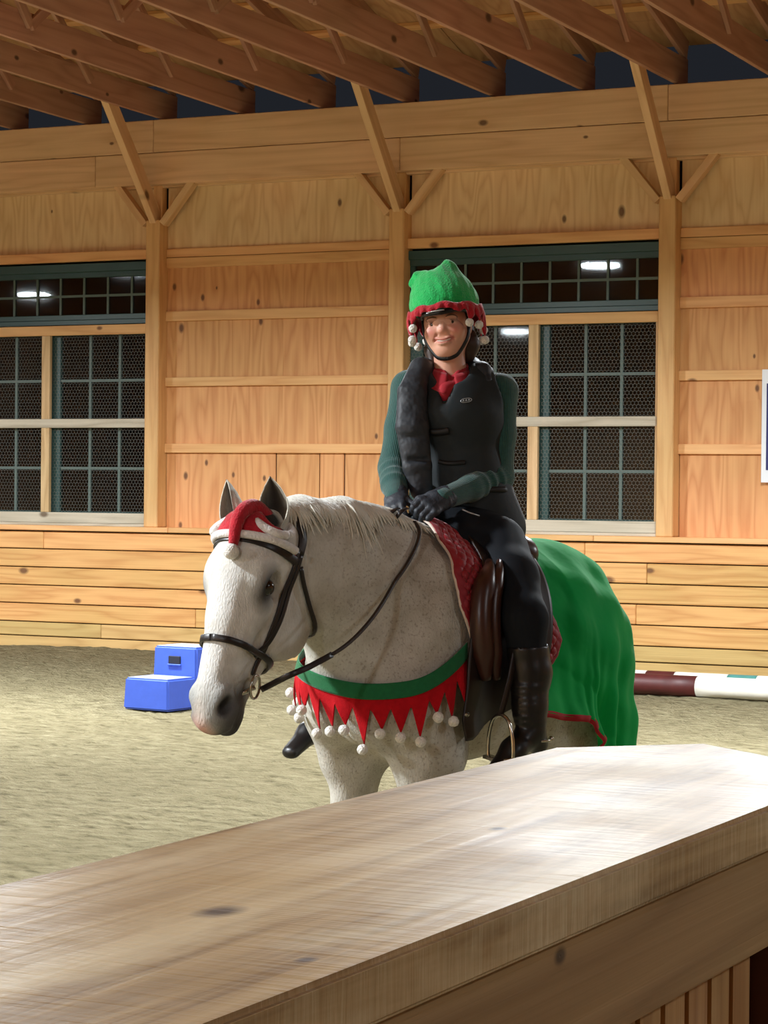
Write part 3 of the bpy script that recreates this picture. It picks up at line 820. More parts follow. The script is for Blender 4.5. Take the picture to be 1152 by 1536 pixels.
for s in (-1, 1):
    H.ball(hd(.185, s*.084, -.058), (.050, .030, .036), HA, k=.035)                   # eye ridge
    H.ball(hd(.150, s*.078, -.040), (.040, .022, .022), HA, k=.03)
    H.ball(hd(.240, s*.068, -.218), (.132, .036, .128), HA, k=.035)                   # jowl
    H.ecap(hd(.255, s*.076, -.075), hd(.375, s*.060, -.055), (.012, .020), (.008, .012), side=HW, k=.03)  # facial crest
    H.ball(hd(.09, s*.07, -.13), (.07, .035, .07), HA, k=.05)
H.ball(hd(.22, 0, -.14), (.15, .074, .14), HA, k=.05)
H.ecap(hd(.33, 0, -.185), hd(.555, 0, -.125), (.055, .066), (.038, .034), side=HW, k=.05)  # bars of the jaw
H.ecap(hd(.38, 0, -.09), hd(.53, 0, -.075), (.056, .06), (.050, .05), side=HW, k=.04)
# muzzle
H.ball(hd(.560, 0, -.062), (.062, .058, .056), HA, k=.04)
H.ball(hd(.594, 0, -.070), (.034, .052, .046), HA, k=.03)
H.ball(hd(.588, 0, -.132), (.034, .040, .032), HA, k=.016)
H.ball(hd(.556, 0, -.152), (.036, .034, .024), HA, k=.02)
for s in (-1, 1):
    H.ball(hd(.545, s*.046, -.036), (.046, .026, .032), (unit(HN+.25*HQ), HW, HQ), k=.022)
for s in (-1, 1):
    ax = (unit(HN*.85+HQ*.45), unit(HW*s+.35*HQ+.1*HN), unit(np.cross(HN*.85+HQ*.45, HW*s+.35*HQ)))
    H.ball(hd(.552, s*.070, -.030), (.034, .028, .020), ax, k=.012, op='sub')          # nostril
    H.ecap(hd(.590, s*.045, -.106), hd(.53, s*.064, -.100), .0035, .0035, k=.012, op='sub')  # mouth line
    H.ball(hd(.195, s*.116, -.070), (.031, .018, .019), HA, k=.014, op='sub')          # eye socket
    H.ecap(hd(.16, s*.093, -.088), hd(.20, s*.09, -.115), .010, .010, k=.03, op='sub')
H.smooth(1)
HV, HQd = H.mesh()
# soft muscle and skin irregularity
nrm = H.grad(HV)
wob = sum(a*np.sin(HV @ np.array(k)+p) for a, k, p in ((.0022, (23, 11, 9), 0), (.0018, (-13, 27, 21), 1), (.0012, (41, -30, 33), 2)))
HV = HV+nrm*wob[:, None]*(HV[:, 2] > .3)[:, None]*(HV[:, 0] < .95)[:, None]

def ear(side):
    """cupped leaf-shaped ear, open to the front"""
    base = hd(.0, side*.066, -.075); nu, nv = 21, 17
    upx = unit(-HN*.97+HW*side*(-.06 if side > 0 else .66)+HQ*(-.05))
    fr = unit(np.array([.80, .60, 0])) if side > 0 else unit(np.array([.85, -.20, 0]))
    fr = unit(fr-upx*(fr @ upx)); sd = np.cross(upx, fr)
    P = np.zeros((nu, nv, 3)); Ln = .158 if side > 0 else .178
    prof = np.interp(np.linspace(0, 1, nu), [0, .2, .4, .6, .8, .93, 1], [.80, 1.0, 1.0, .84, .52, .22, .03])*.047
    lean = -1 if side > 0 else 1
    for i in range(nu):
        t = i/(nu-1); wd = prof[i]
        for j in range(nv):
            a = (j/(nv-1)-.5)*2*radians(128-38*t)
            c = base+upx*(Ln*t-.02)+fr*(.012*t)-HW*side*.034*t**3
            P[i, j] = c+wd*(sd*sin(a)*(1.0 if abs(a) < 1.57 else 1.0)-fr*cos(a)*.8)
    return P
earV = []; earQ = []; earC = []
for s in (-1, 1):
    P = ear(s); nu, nv = P.shape[:2]; du = np.gradient(P, axis=0); dv = np.gradient(P, axis=1)
    nn = np.cross(du, dv); nn /= np.linalg.norm(nn, axis=2)[..., None]+1e-9
    cen = P.mean(1, keepdims=True)
    if np.sum(nn*(P-cen)) < 0: nn = -nn
    B = P-nn*.004
    b0 = len(HV)+sum(len(v) for v in earV); V = np.vstack([P.reshape(-1, 3), B.reshape(-1, 3)])
    ix = np.arange(nu*nv).reshape(nu, nv)+b0; i2 = ix+nu*nv
    f = lambda k: np.stack([k[:-1, :-1], k[1:, :-1], k[1:, 1:], k[:-1, 1:]], -1).reshape(-1, 4)
    e = lambda a, b: np.stack([a[:-1], b[:-1], b[1:], a[1:]], 1)
    earQ += [f(ix), f(i2)[:, ::-1], e(ix[:, 0], i2[:, 0]), e(ix[:, -1], i2[:, -1]), e(ix[-1], i2[-1])]
    earV.append(V)
    tcol = np.repeat(np.linspace(0, 1, nu), nv); edge = np.tile(np.abs(np.linspace(-1, 1, nv)), nu)
    outc = np.tile([.60, .58, .50], (nu*nv, 1))
    dk = np.clip(1-edge**2*1.15, 0, 1)*np.clip((tcol-.05)*6, 0, 1)
    inc = np.array([.55, .52, .43])*(1-dk)[:, None]+np.array([.035, .03, .025])*dk[:, None]  # inner ear darkened towards the middle in place of cavity shade
    earC += [outc, inc]
allV = np.vstack([HV]+earV); allQ = np.vstack([HQd]+earQ)

# pigment: white-grey coat, dark skin at eye, muzzle and lips, cavity shade in nostrils and ears, pink snip, flecked neck, dark feet
def blob(P, c, r, soft=.5):
    A = np.array([unit(a) for a in HA]); d = (P-c) @ A.T/np.asarray(r); d = np.linalg.norm(d, axis=1)
    return np.clip((1+soft-d)/(2*soft), 0, 1)
coat = np.tile(np.array([.76, .755, .72]), (len(HV), 1))
def lay(col, m): 
    global coat
    coat = coat*(1-m)[:, None]+np.array(col)*m[:, None]
nz = np.sin(HV @ np.array([61., 33, 47]))*np.sin(HV @ np.array([-37., 55, 29])+1)*.5
lay((.56, .53, .455), np.clip(np.clip((1.02-HV[:, 0])/.12, 0, 1)*.75+nz*.15, 0, 1)*(HV[:, 0] < 1.02))
face_t = (HV-HP) @ HN; face_w = (HV-HP) @ HW; face_q = (HV-HP) @ HQ
inface = (HV[:, 0] > .93)
lay((.30, .31, .30), np.clip((face_t-.44)/.12, 0, .85)*inface*np.clip(.35+np.abs(face_w)*14, 0, 1))
for s in (-1, 1):
    lay((.045, .045, .05), blob(HV, hd(.198, s*.100, -.066), (.060, .05, .043), .45)*.98)
    lay((.32, .32, .31), blob(HV, hd(.30, s*.07, -.09), (.10, .05, .02), .8)*.35)
    lay((.16, .16, .165), blob(HV, hd(.565, s*.064, -.050), (.055, .05, .045), .5)*.9)
    lay((.008, .007, .007), blob(HV, hd(.553, s*.060, -.032), (.032, .026, .020), .3))  # near-black stands in for shade inside the nostril
    lay((.035, .035, .04), blob(HV, hd(.575, s*.05, -.105), (.10, .06, .045), .4)*.93)
lay((.04, .04, .045), blob(HV, hd(.600, .01, -.12), (.06, .06, .05), .4)*.93)
lay((.10, .10, .105), blob(HV, hd(.570, .055, -.090), (.070, .05, .045), .5)*.7)
lay((.66, .36, .29), blob(HV, hd(.605, -.012, -.048), (.040, .034, .034), .4)*.95)
lay((.62, .52, .45), blob(HV, hd(.575, -.010, -.012), (.035, .022, .02), .6)*.6)
for s in (-1, 1): lay((.03, .027, .024), blob(HV, hd(.0, s*.066, -.068), (.05, .030, .030), .3))  # dark colour stands in for shade deep in the ear base
lay((.05, .045, .04), (HV[:, 2] < .075)*1.0)
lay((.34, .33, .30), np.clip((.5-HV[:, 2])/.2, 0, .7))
pig = np.vstack([coat]+earC)

def coat_mat():
    mt, nt, b = new_mat('grey horse coat')
    at = N(nt, 'Attribute', attribute_name='pigment_and_shade'); tc = N(nt, 'TexCoord')
    mp = N(nt, 'Mapping'); mp.inputs['Scale'].default_value = (1, 1, .45); nt.links.new(tc.outputs['Object'], mp.inputs[0])
    n1 = N(nt, 'TexNoise', i_Scale=190.0, i_Detail=3.0); nt.links.new(mp.outputs[0], n1.inputs['Vector'])
    n2 = N(nt, 'TexNoise', i_Scale=14.0, i_Detail=4.0); nt.links.new(tc.outputs['Object'], n2.inputs['Vector'])
    vo = N(nt, 'TexNoise', i_Scale=120.0, i_Detail=2.0); nt.links.new(tc.outputs['Object'], vo.inputs['Vector'])
    fleck = ramp(nt, vo.outputs[0], [(.55, (0, 0, 0)), (.70, (.42, .42, .42))])
    fa = N(nt, 'Attribute', attribute_name='fleck')
    col = mixc(nt, mathn(nt, 'MULTIPLY', fleck, fa.outputs['Fac']), at.outputs['Color'], lin(112, 94, 76))
    col = mixc(nt, ramp(nt, n2.outputs[0], [(.38, (0, 0, 0)), (.68, (.75, .75, .75))]), col, mixc(nt, 1.0, col, (.70, .67, .62, 1), 'MULTIPLY'))
    col = mixc(nt, mathn(nt, 'MULTIPLY', n1.outputs[0], .30), col, mixc(nt, 1.0, col, (.62, .60, .56, 1), 'MULTIPLY'))
    nt.links.new(col, b.inputs['Base Color']); b.inputs['Roughness'].default_value = .72
    b.inputs['Sheen Weight'].default_value = .06; b.inputs['Sheen Roughness'].default_value = .5; b.inputs['Specular IOR Level'].default_value = .25
    bump(nt, mathn(nt, 'ADD', n1.outputs[0], mathn(nt, 'MULTIPLY', n2.outputs[0], 1.2)), .5, .006, b); return mt
M['coat'] = coat_mat()
M['mane'] = plain('white mane hair', (226, 222, 208), .55, 0, 30, .12, sheen=.3)
M['eye'] = plain('dark wet eye', (10, 8, 8), .06, 0, coat=1)

horse = tag(on_stage('horse'), 'flea-bitten grey horse in festive costume standing on the sand', 'horse')
me = mesh_np('horse_body', allV, allQ); paint(me, pig)
fl_ = np.clip((1.0-allV[:, 0])/.25, .12, 1)*np.clip((allV[:, 2]-.5)/.3, 0, 1)
at_ = me.attributes.new('fleck', 'FLOAT', 'POINT'); at_.data.foreach_set('value', fl_.astype(np.float32))
put('body', me, M['coat'], horse)
for s in (-1, 1): icoball('eye', .0265, M['eye'], horse, hd(.196, s*.0915, -.068), 3)
# mane: short tousled hair lying over the crest to the left
mv = []; mq = []
NM = 2300
uu = NPR.uniform(0, 1, NM); f0 = .36+.62*uu
root = np.c_[f0, NPR.uniform(-.03, .045, NM), np.full(NM, 1.72)]
for _ in range(14):                                    # drop straight down on the crest
    root[:, 2] -= np.clip(H.sample(root), -.05, .06)
sidem = np.where(NPR.uniform(0, 1, NM) < .86, 1.0, -1.0)
clump = np.sin(f0*41)+.6*np.sin(f0*97+1)
ln = NPR.uniform(.025, .068, NM)*(1+.25*clump)*(1+.4*np.sin(pi*uu))
wisp = (np.abs(f0-.74) < .018) & (NPR.uniform(0, 1, NM) < .8) & (sidem > 0); ln[wisp] *= 2.6
wisp2 = (np.abs(f0-.93) < .03) & (sidem > 0); ln[wisp2] *= 1.5
v = np.c_[NPR.uniform(-.7, .35, NM), sidem*NPR.uniform(.3, .9, NM), NPR.uniform(.05, .5, NM)]
path = [root-np.array([0, 0, .004])]
for k in range(6):
    v = v*.74+np.c_[NPR.uniform(-.16, .04, NM)+.12*np.sin(f0*60), sidem*.10, np.full(NM, -.36)]
    path.append(path[-1]+v/np.linalg.norm(v, axis=1)[:, None]*(ln/6)[:, None])
path = np.array(path)
for k in range(1, 7): path[k] = H.push(path[k], .003+.004*sin(k*.6), 5)
wdt = NPR.uniform(.0022, .0042, NM)
for i in range(NM):
    w = wdt[i]; V, Qd = tube_arrays(path[:, i], [w*.6, w, w, w*.9, w*.7, w*.5, w*.1], 4, False)
    b0 = len(mv); mv += list(V); mq += [tuple(b0+k for k in q) for q in Qd]
mn = put('mane', mesh_np('mane', mv, mq, True), M['mane'], horse); mn['kind'] = 'stuff'
# ================================================================== COSTUME AND TACK
M['leather'] = plain('black bridle leather', (30, 22, 20), .38, 0, 20, .2, 120, .15, .001)
M['brown_leather'] = plain('brown saddle leather', (62, 34, 26), .33, 0, 14, .2, 90, .2, .001)
M['flap_leather'] = plain('dark saddle leather', (34, 22, 19), .42, 0, 14, .2, 90, .2, .001)
M['steel'] = plain('polished steel', (190, 186, 176), .22, 1.0)
M['braid'] = plain('braided rein', (46, 34, 28), .5, 0, 160, .5, 200, .8, .002)
M['felt_red'] = plain('red felt', (186, 16, 28), .9, 0, 60, .14, 240, .5, .002, sheen=.08, spec=.15)
M['felt_green'] = plain('green felt band', (16, 104, 58), .9, 0, 60, .14, 240, .5, .002, sheen=.25)
M['plush_red'] = plain('red plush', (178, 22, 40), .95, 0, 40, .2, 160, .9, .004, sheen=.5)
M['plush_white'] = plain('white plush', (232, 228, 226), .95, 0, 40, .06, 150, 1.0, .005, sheen=.5)
M['pompom'] = plain('white pompom wool', (240, 237, 230), .95, 0, 60, .08, 170, 1.0, .006, sheen=.5)
M['quilt'] = plain('dark red quilted cotton', (150, 18, 34), .6, 0, 30, .12, 200, .3, .001, sheen=.25)
M['piping'] = plain('white piping cord', (226, 206, 190), .6)
M['fleece_green'] = plain('green fleece', (14, 166, 80), .85, 0, 5, .10, 9, .25, .02, sheen=.08, spec=.15)
M['fleece_red'] = plain('red binding', (168, 24, 36), .85, 0, 30, .1)

def arc_path(pts, n, off, solid=None, snap=True):
    P = spline(pts, n); s = solid or H
    if snap: P = s.snap(P, off, 14)
    return P, s.grad(P)

# ------------------------------------------------------------------ jester collar round the chest
collar = tag(on_stage('jester_collar'), 'red pointed felt collar with green band and white pompoms on the horse chest', 'collar')
NU = 221
phi = np.linspace(radians(70), radians(-72), NU)
cx0 = .33
dirs = np.c_[np.cos(phi), np.sin(phi), np.zeros(NU)]
ztop_c = np.interp(np.degrees(phi), [-80, -40, -18, 0, 18, 40, 62, 80], [1.262, 1.19, 1.150, 1.115, 1.094, 1.108, 1.185, 1.250])
for _ in range(160): ztop_c[1:-1] = .5*ztop_c[1:-1]+.25*(ztop_c[:-2]+ztop_c[2:])
zlev = np.linspace(0, .20, 11); Rt = np.zeros((NU, 11))
for k, dz in enumerate(zlev):
    rr_ = np.full(NU, .60)
    for _ in range(60):
        P = np.c_[cx0+dirs[:, 0]*rr_, dirs[:, 1]*rr_, ztop_c-dz]; rr_ -= np.clip(H.sample(P), 0, .03)*.6
    if k: rr_ = np.maximum(rr_, Rt[:, k-1]-.006)
    mx = np.array([rr_[max(0, i-9):i+10].max() for i in range(NU)]); rr_ = .5*rr_+.5*mx
    for _ in range(40): rr_[1:-1] = .5*rr_[1:-1]+.25*(rr_[:-2]+rr_[2:])
    Rt[:, k] = rr_
gn = dirs
base = np.c_[cx0+dirs[:, 0]*Rt[:, 0], dirs[:, 1]*Rt[:, 0], ztop_c]
def smooth_rows(P, it=6):
    for _ in range(it): P[1:-1] = .5*P[1:-1]+.25*(P[:-2]+P[2:])
    return P
sarc = np.r_[0, np.cumsum(np.linalg.norm(np.diff(base, axis=0), axis=1))]; slen = sarc[-1]
NT = 17
def tooth(s):                                     # drop of the zigzag hem below the band, irregular teeth
    x = s/slen*NT; k = np.floor(x); f = x-k
    a = .085+.028*np.sin(k*2.3+.4); tri = 1-np.abs(2*f-1)
    return .075+a*tri
rows = []
NVb, NVr = 7, 16
def hang(depth):
    """point on the chest this far below the top edge (per column)"""
    r_ = np.array([np.interp(depth[i], zlev, Rt[i]) for i in range(NU)])+.011
    return np.c_[cx0+dirs[:, 0]*r_, dirs[:, 1]*r_, ztop_c-depth]
band = np.stack([hang(np.full(NU, d)) for d in np.linspace(0, .048, NVb)], 1); band += gn[:, None, :]*.005
put('green_band', grid_mesh('green_band', band, .004), M['felt_green'], collar)
tt = tooth(sarc)
red = np.stack([hang(.042+(tt-.042)*q) for q in np.linspace(0, 1, NVr)], 1)
red += (gn*(.004*np.sin(sarc*70))[:, None])[:, None, :]*np.linspace(0, 1, NVr)[None, :, None]
put('red_points', grid_mesh('red_points', red, .004), M['felt_red'], collar)
for k in range(NT):
    sc = (k+.5)/NT*slen; i = int(np.argmin(np.abs(sarc-sc))); p = red[i, -1]+gn[i]*.010-np.array([0, 0, .012])
    if 0 < k < NT-1: icoball('pompom', .0165, M['pompom'], collar, p, 3, .05)

# ------------------------------------------------------------------ saddle pad
pad = tag(on_stage('saddle_pad'), 'dark red quilted saddle pad with white piping under the saddle', 'saddle pad')
TOPX = np.linspace(-.7, .5, 60); _p = np.c_[TOPX, np.zeros(60), np.full(60, 1.75)]
for _ in range(20): _p[:, 2] -= np.clip(H.sample(_p), -.05, .06)
TOPZ = _p[:, 2]
def pad_side(s):
    # outline in (f, drop): front edge runs from withers down and back, rounded rear corner
    nu, nv = 120, 90; P = np.zeros((nu, nv, 3))
    vs = np.linspace(0, 1, nv)
    zt = 1.0
    for j, v in enumerate(vs):
        z = 0
        fr = np.interp(v, [0, .15, .35, .55, .75, .88, .96, 1], [.37, .41, .44, .445, .405, .36, .32, .27])
        rr = np.interp(v, [0, .3, .5, .62, .72, 1], [.10, .085, .045, .030, .050, .15])
        for i in range(nu):
            u = i/(nu-1); f_ = fr+(rr-fr)*u; P[i, j] = (f_, s*(.004+.40*min(1, v*3)), np.interp(f_, TOPX, TOPZ)+.012-.50*v)
    Q = P.reshape(-1, 3)
    # lay it on the back: slide inwards until it touches
    for _ in range(40):
        d = H.sample(Q)-.014; Q[:, 1] -= s*np.clip(d, -.02, .02)*.7
        Q[:, 1] = s*np.maximum(s*Q[:, 1], .002)
    P = Q.reshape(nu, nv, 3)
    g = H.grad(Q).reshape(nu, nv, 3)
    ff = P[..., 0]; zz = P[..., 2]
    q = np.abs(np.sin((ff+zz)*pi/.034))*np.abs(np.sin((ff-zz)*pi/.034))
    edge = np.minimum(np.minimum(np.linspace(0, 1, nu)[:, None], 1-np.linspace(0, 1, nu)[:, None])*14, 1)
    P = P+g*(.004+.007*q**.5*np.minimum(edge, 1))[..., None]
    return P
for s in (1, -1):
    P = pad_side(s)
    o = put('quilted_panel', grid_mesh('quilted_panel', P, .010, flip=(s > 0)), M['quilt'], pad)
    rim = np.vstack([P[0, :, :], P[1:, -1, :], P[-1, ::-1, :][1:]])
    tube('piping', smooth_rows(rim.copy(), 3)+H.grad(rim)*.003, .0052, M['piping'], pad, 6)
    inner = P[9, 4:84, :]; tube('piping', inner+H.grad(inner)*.007, .0030, M['piping'], pad, 6)

# ------------------------------------------------------------------ saddle
saddle = tag(on_stage('saddle'), 'brown leather english saddle under the rider with steel stirrups', 'saddle')
S1 = Solid((-.25, -.33, 1.30), (.45, .33, 1.68), .009)
S1.chain([(.28, 0, 1.510), (.22, 0, 1.500), (.13, 0, 1.475), (.05, 0, 1.475), (.0, 0, 1.495)], [(.04, .04), (.08, .045), (.13, .05), (.14, .045), (.10, .025)], k=.04)
for s in (-1, 1):
    S1.ecap((.25, s*.08, 1.50), (.0, s*.11, 1.47), (.06, .05), (.08, .06), side=(0, 1, 0), k=.05)
V, Q = S1.mesh(); put('seat', mesh_np('seat', V, Q), M['brown_leather'], saddle)
def lay_side(P, s, off):
    Q = P.reshape(-1, 3)
    for _ in range(50):
        d = H.sample(Q)-off; Q[:, 1] -= s*np.clip(d, -.02, .02)*.7
        Q[:, 1] = s*np.maximum(s*Q[:, 1], .005)
    return Q.reshape(P.shape)
for s in (1, -1):
    nu, nv = 40, 50; P = np.zeros((nu, nv, 3))
    for j in range(nv):
        v = j/(nv-1); z = 1.53-.61*v
        fr = np.interp(v, [0, .2, .45, .7, .9, 1], [.27, .36, .43, .46, .485, .47]); rr = np.interp(v, [0, .3, .6, .85, 1], [.0, .05, .10, .22, .44])
        for i in range(nu): P[i, j] = (fr+(rr-fr)*i/(nu-1), s*.42, z)
    P = lay_side(P, s, .036)
    put('flap', grid_mesh('flap', P, .008, flip=(s > 0)), M['flap_leather'], saddle)
    kr = np.array([(.315, s*.4, 1.455), (.365, s*.4, 1.40), (.395, s*.4, 1.33), (.405, s*.4, 1.25), (.395, s*.4, 1.17), (.38, s*.4, 1.10)])
    kr = lay_side(spline(kr, 24)[None], s, .055)[0]
    o = tube('knee_roll', kr, [.012+.024*min(1, 4*k/23)*min(1, (23-k)/6+.15) for k in range(24)], M['brown_leather'], saddle, 14)
    kr2 = kr+np.array([-.035, s*.012, 0]); tube('knee_roll', kr2, [.010+.017*min(1, 4*k/23)*min(1, (23-k)/6+.15) for k in range(24)], M['brown_leather'], saddle, 12)
    # stirrup leather and iron
    st = np.array([.400, s*.378, 1.00])
    lp = spline([(.20, s*.25, 1.47), (.27, s*.345, 1.32), (.36, s*.385, 1.13), st], 20)
    tube('stirrup_leather', lp, .01, M['flap_leather'], saddle, 8, flat=(.024, .004), nrm=[(0, s, .15)]*20)
    e = empty('stirrup_iron', st, saddle); e.rotation_euler = (0, 0, radians(-8 if s > 0 else -20))
    arch = [(0, .054*sx, z) for sx, z in ((-1, -.130), (-1.02, -.10), (-.92, -.055), (-.6, -.015), (0, .0), (.6, -.015), (.92, -.055), (1.02, -.10), (1, -.130))]
    tube('arch', spline(arch, 40), .0058, M['steel'], e, 10)
    tube('tread', [(0, -.060, -.130), (0, -.03, -.134), (0, .03, -.134), (0, .060, -.130)], .01, M['steel'], e, 10, flat=(.036, .012), nrm=[(0, 0, 1)]*4)
icoball('badge', .012, M['steel'], saddle, lay_side(np.array([[[.47, .42, 1.0]]]), 1, .046)[0, 0], 2, 0, (1, .2, .6))

# ------------------------------------------------------------------ green rump sheet
sheet = tag(on_stage('rump_sheet'), 'green fleece rump sheet with red binding draped over the hindquarters', 'horse rug')
nu, nv = 260, 80
def hem_path(n):
    # plan of the hem from left front round the tail to the right front, with hem height
    pts = [(.17, .335, .985), (.05, .345, .970), (-.04, .350, .955), (-.10, .352, .945), (-.15, .340, .86), (-.22, .318, .78), (-.33, .280, .74), (-.45, .205, .72), (-.55, .115, .71), (-.58, 0, .71),
           (-.59, -.13, .72), (-.49, -.235, .74), (-.36, -.305, .78), (-.26, -.33, .84), (-.16, -.345, .90), (-.05, -.35, .95), (.08, -.345, .97), (.17, -.335, .985)]
    return spline(pts, n)
hem = hem_path(nu)
S = np.zeros((nu, nv, 3)); ang = np.linspace(0, 1, nu)
fold = np.sin(ang*2*pi*11+.6*np.sin(ang*19))+.5*np.sin(ang*2*pi*23+1)
for i in range(nu):
    hx, hy, hz = hem[i]
    tx = np.interp(hx, [-.60, -.4, -.1, .17], [-.34, -.28, -.08, .12])
    zt_ = np.interp(tx, TOPX, TOPZ)+.03
    for j in range(nv):
        v = j/(nv-1); a = min(1.0, v/.42)
        out = sin(a*pi/2)**.9*(.80+.20*np.clip((v-.30)/.70, 0, 1)); z = zt_-(zt_-1.17)*(1-cos(a*pi/2)) if v < .42 else 1.17-(1.17-hz)*(v-.42)/.58
        S[i, j] = (tx+(hx-tx)*out, hy*out, z)
Sf = S.reshape(-1, 3).copy()
vcol = np.tile(np.linspace(0, 1, nv), nu)
cover = .026-.016*np.clip((Sf[:, 0]+.08)/.06, 0, 1)           # tucked under the saddle pad in front
for _ in range(40):
    d = H.sample(Sf)-cover
    hi_ = np.where(vcol < .42, .0, .16*(vcol-.42)+.004)
    mv_ = np.where(d > hi_, np.clip(d-hi_, 0, .02), np.clip(d, -.02, 0))
    g = H.grad(Sf); g[:, 2] *= np.where(vcol < .42, 1, 0)
    Sf -= g*(mv_*.6*np.where(vcol < .62, 1, np.where(mv_ > 0, 0, 1)))[:, None]
S = Sf.reshape(nu, nv, 3)
vv = np.linspace(0, 1, nv)
nrmh = np.gradient(hem, axis=0); nrmh = np.c_[-nrmh[:, 1], nrmh[:, 0]]; nrmh /= np.linalg.norm(nrmh, axis=1)[:, None]
if nrmh[nu//2, 0] > 0: nrmh = -nrmh
back = np.clip((-.02-hem[:, 0])/.3, .15, 1)
amp = np.clip((vv-.30)/.7, 0, 1)**1.1*.034
S[:, :, 0] += nrmh[:, 0:1]*fold[:, None]*amp[None, :]*back[:, None]; S[:, :, 1] += nrmh[:, 1:2]*fold[:, None]*amp[None, :]*back[:, None]
S += (.005*np.sin(S[..., 0:1]*31+S[..., 2:3]*23)+.005*np.sin(S[..., 0:1]*17-S[..., 2:3]*39+1))*np.array([0, .8, .7])
S = H.push(S.reshape(-1, 3), .010, 10).reshape(nu, nv, 3)
for _ in range(3): S[1:-1, 1:-1] = .5*S[1:-1, 1:-1]+.125*(S[:-2, 1:-1]+S[2:, 1:-1]+S[1:-1, :-2]+S[1:-1, 2:])
put('fleece', grid_mesh('fleece', S, .004), M['fleece_green'], sheet)
tube('binding', S[:, -1]+np.array([0, 0, -.002]), .008, M['fleece_red'], sheet, 6, flat=(.022, .008), nrm=np.c_[nrmh, np.zeros(nu)])

# ------------------------------------------------------------------ bridle
bridle = tag(on_stage('bridle'), 'black leather bridle with noseband and steel bit on the grey head', 'bridle')
def strap(name, pts, w, th, n=30, off=.004, closed=False, mat='leather'):
    P = spline(pts+[pts[0]] if closed else pts, n); P = H.snap(P, off, 16); P = smooth_rows(P, 2); P = H.push(P, off*.8)
    return tube(name, P, .01, M[mat], bridle, 10, flat=(w, th), nrm=H.grad(P))
ring = lambda t, qf, qb, wf: [hd(t+dt, w, q) for w, q, dt in ((0, qf, 0), (wf*.8, qf-.02, .004), (wf, (qf+qb)/2, .014), (wf*.8, qb+.02, .03), (0, qb, .035), (-wf*.8, qb+.02, .03), (-wf, (qf+qb)/2, .014), (-wf*.8, qf-.02, .004))]
strap('noseband', ring(.368, .01, -.22, .09), .020, .009, 60, .006, True)
strap('browband', [hd(.095, .115, -.16), hd(.085, .11, -.09), hd(.075, .08, -.03), hd(.072, 0, 0), hd(.075, -.08, -.03), hd(.085, -.11, -.09), hd(.095, -.115, -.16)], .026, .007, 40)
for s in (1, -1):
    strap('cheekpiece', [hd(.06, s*.11, -.155), hd(.14, s*.12, -.150), hd(.25, s*.12, -.135), hd(.34, s*.11, -.128), hd(.40, s*.10, -.140), hd(.445, s*.085, -.145)], .017, .006, 40)
    strap('cheekpiece', [hd(.07, s*.11, -.17), hd(.16, s*.12, -.165), hd(.27, s*.12, -.150), hd(.36, s*.11, -.130), hd(.40, s*.10, -.12)], .014, .006, 40, .005)
    strap('throatlatch', [hd(.10, s*.10, -.18), hd(.15, s*.10, -.225), hd(.20, s*.10, -.275), hd(.235, s*.09, -.33), hd(.255, s*.05, -.37), hd(.26, s*.005, -.38)], .014, .006, 24, .006)
    bp = hd(.475, s*.080, -.125)
    R = [bp+HN*.034*cos(a)+(HQ*.9+HW*s*.2)*.034*sin(a) for a in np.linspace(0, 2*pi, 33)]
    tube('bit_ring', R, .0040, M['steel'], bridle, 8)
    tube('bit_shank', [bp+HN*.0, hd(.50, s*.05, -.108), hd(.505, 0, -.105)], .007, M['steel'], bridle, 8)
strap('crownpiece', [hd(.07, .10, -.165), hd(.02, .085, -.18), hd(.0, .04, -.19), hd(-.01, 0, -.19), hd(.0, -.04, -.19), hd(.02, -.085, -.18), hd(.07, -.10, -.165)], .03, .006, 30)
# reins: left one hangs in a shallow curve to the hands, right one runs down the far side of the neck
bl = hd(.480, .088, -.142)
HANDS = T(627, 795, -.34)
rp = [hd(.474, .082, -.156), T(432, 1014, -.96), T(470, 997, -.90), T(520, 967, -.80), T(560, 925, -.70), T(592, 873, -.58), T(612, 832, -.48), T(622, 803, -.40), T(622, 782, -.38)]
P = spline(rp, 70); P = H.push(P, .010)
k = 22; tube('rein', P[:k+1], .01, M['leather'], bridle, 10, flat=(.018, .009), nrm=[(.4, .8, .2)]*(k+1))
tube('rein', P[k:], .0062, M['braid'], bridle, 8)
br = hd(.480, -.088, -.142)
rp2 = [br, (.98, -.16, 1.14), (.82, -.20, 1.27), (.62, -.18, 1.42), (.48, -.12, 1.57), T(592, 775, -.33)]
P = spline(rp2, 50); P = H.push(P, .012); tube('rein', P, .0062, M['braid'], bridle, 8)

# ------------------------------------------------------------------ santa hat bonnet between the ears
bonnet = tag(on_stage('ear_bonnet'), 'red and white santa hat fastened between the ears of the horse', 'horse hat')
B = Solid(hd(0, 0, -.05)-np.array([.22, .2, .2]), hd(0, 0, -.05)+np.array([.2, .2, .2]), .005)
B.ball(hd(.045, 0, -.075), (.065, .105, .088), HA, k=.02)
B.ball(hd(.01, 0, -.09), (.05, .085, .09), HA, k=.03)
B.ecap(hd(.06, .07, -.10), hd(.075, .10, -.14), (.03, .03), (.025, .02), k=.03)
for s in (1, -1): B.ball(hd(-.045, s*.068, -.07), (.075, .034, .034), (unit(-HN+.1*HW*s), HW, HQ), k=.012, op='sub')
cutc = hd(.16, 0, 0.0); B.ball(cutc, (.085, .30, .30), HA, k=.01, op='sub')
V, Q = B.mesh(); put('cap', mesh_np('cap', V, Q), M['plush_red'], bonnet)
tailp = [hd(-.015, .030, -.085), hd(-.030, .025, -.03), hd(-.005, .020, .012), hd(.035, .018, .026), hd(.075, .020, .027), hd(.098, .022, .028)]
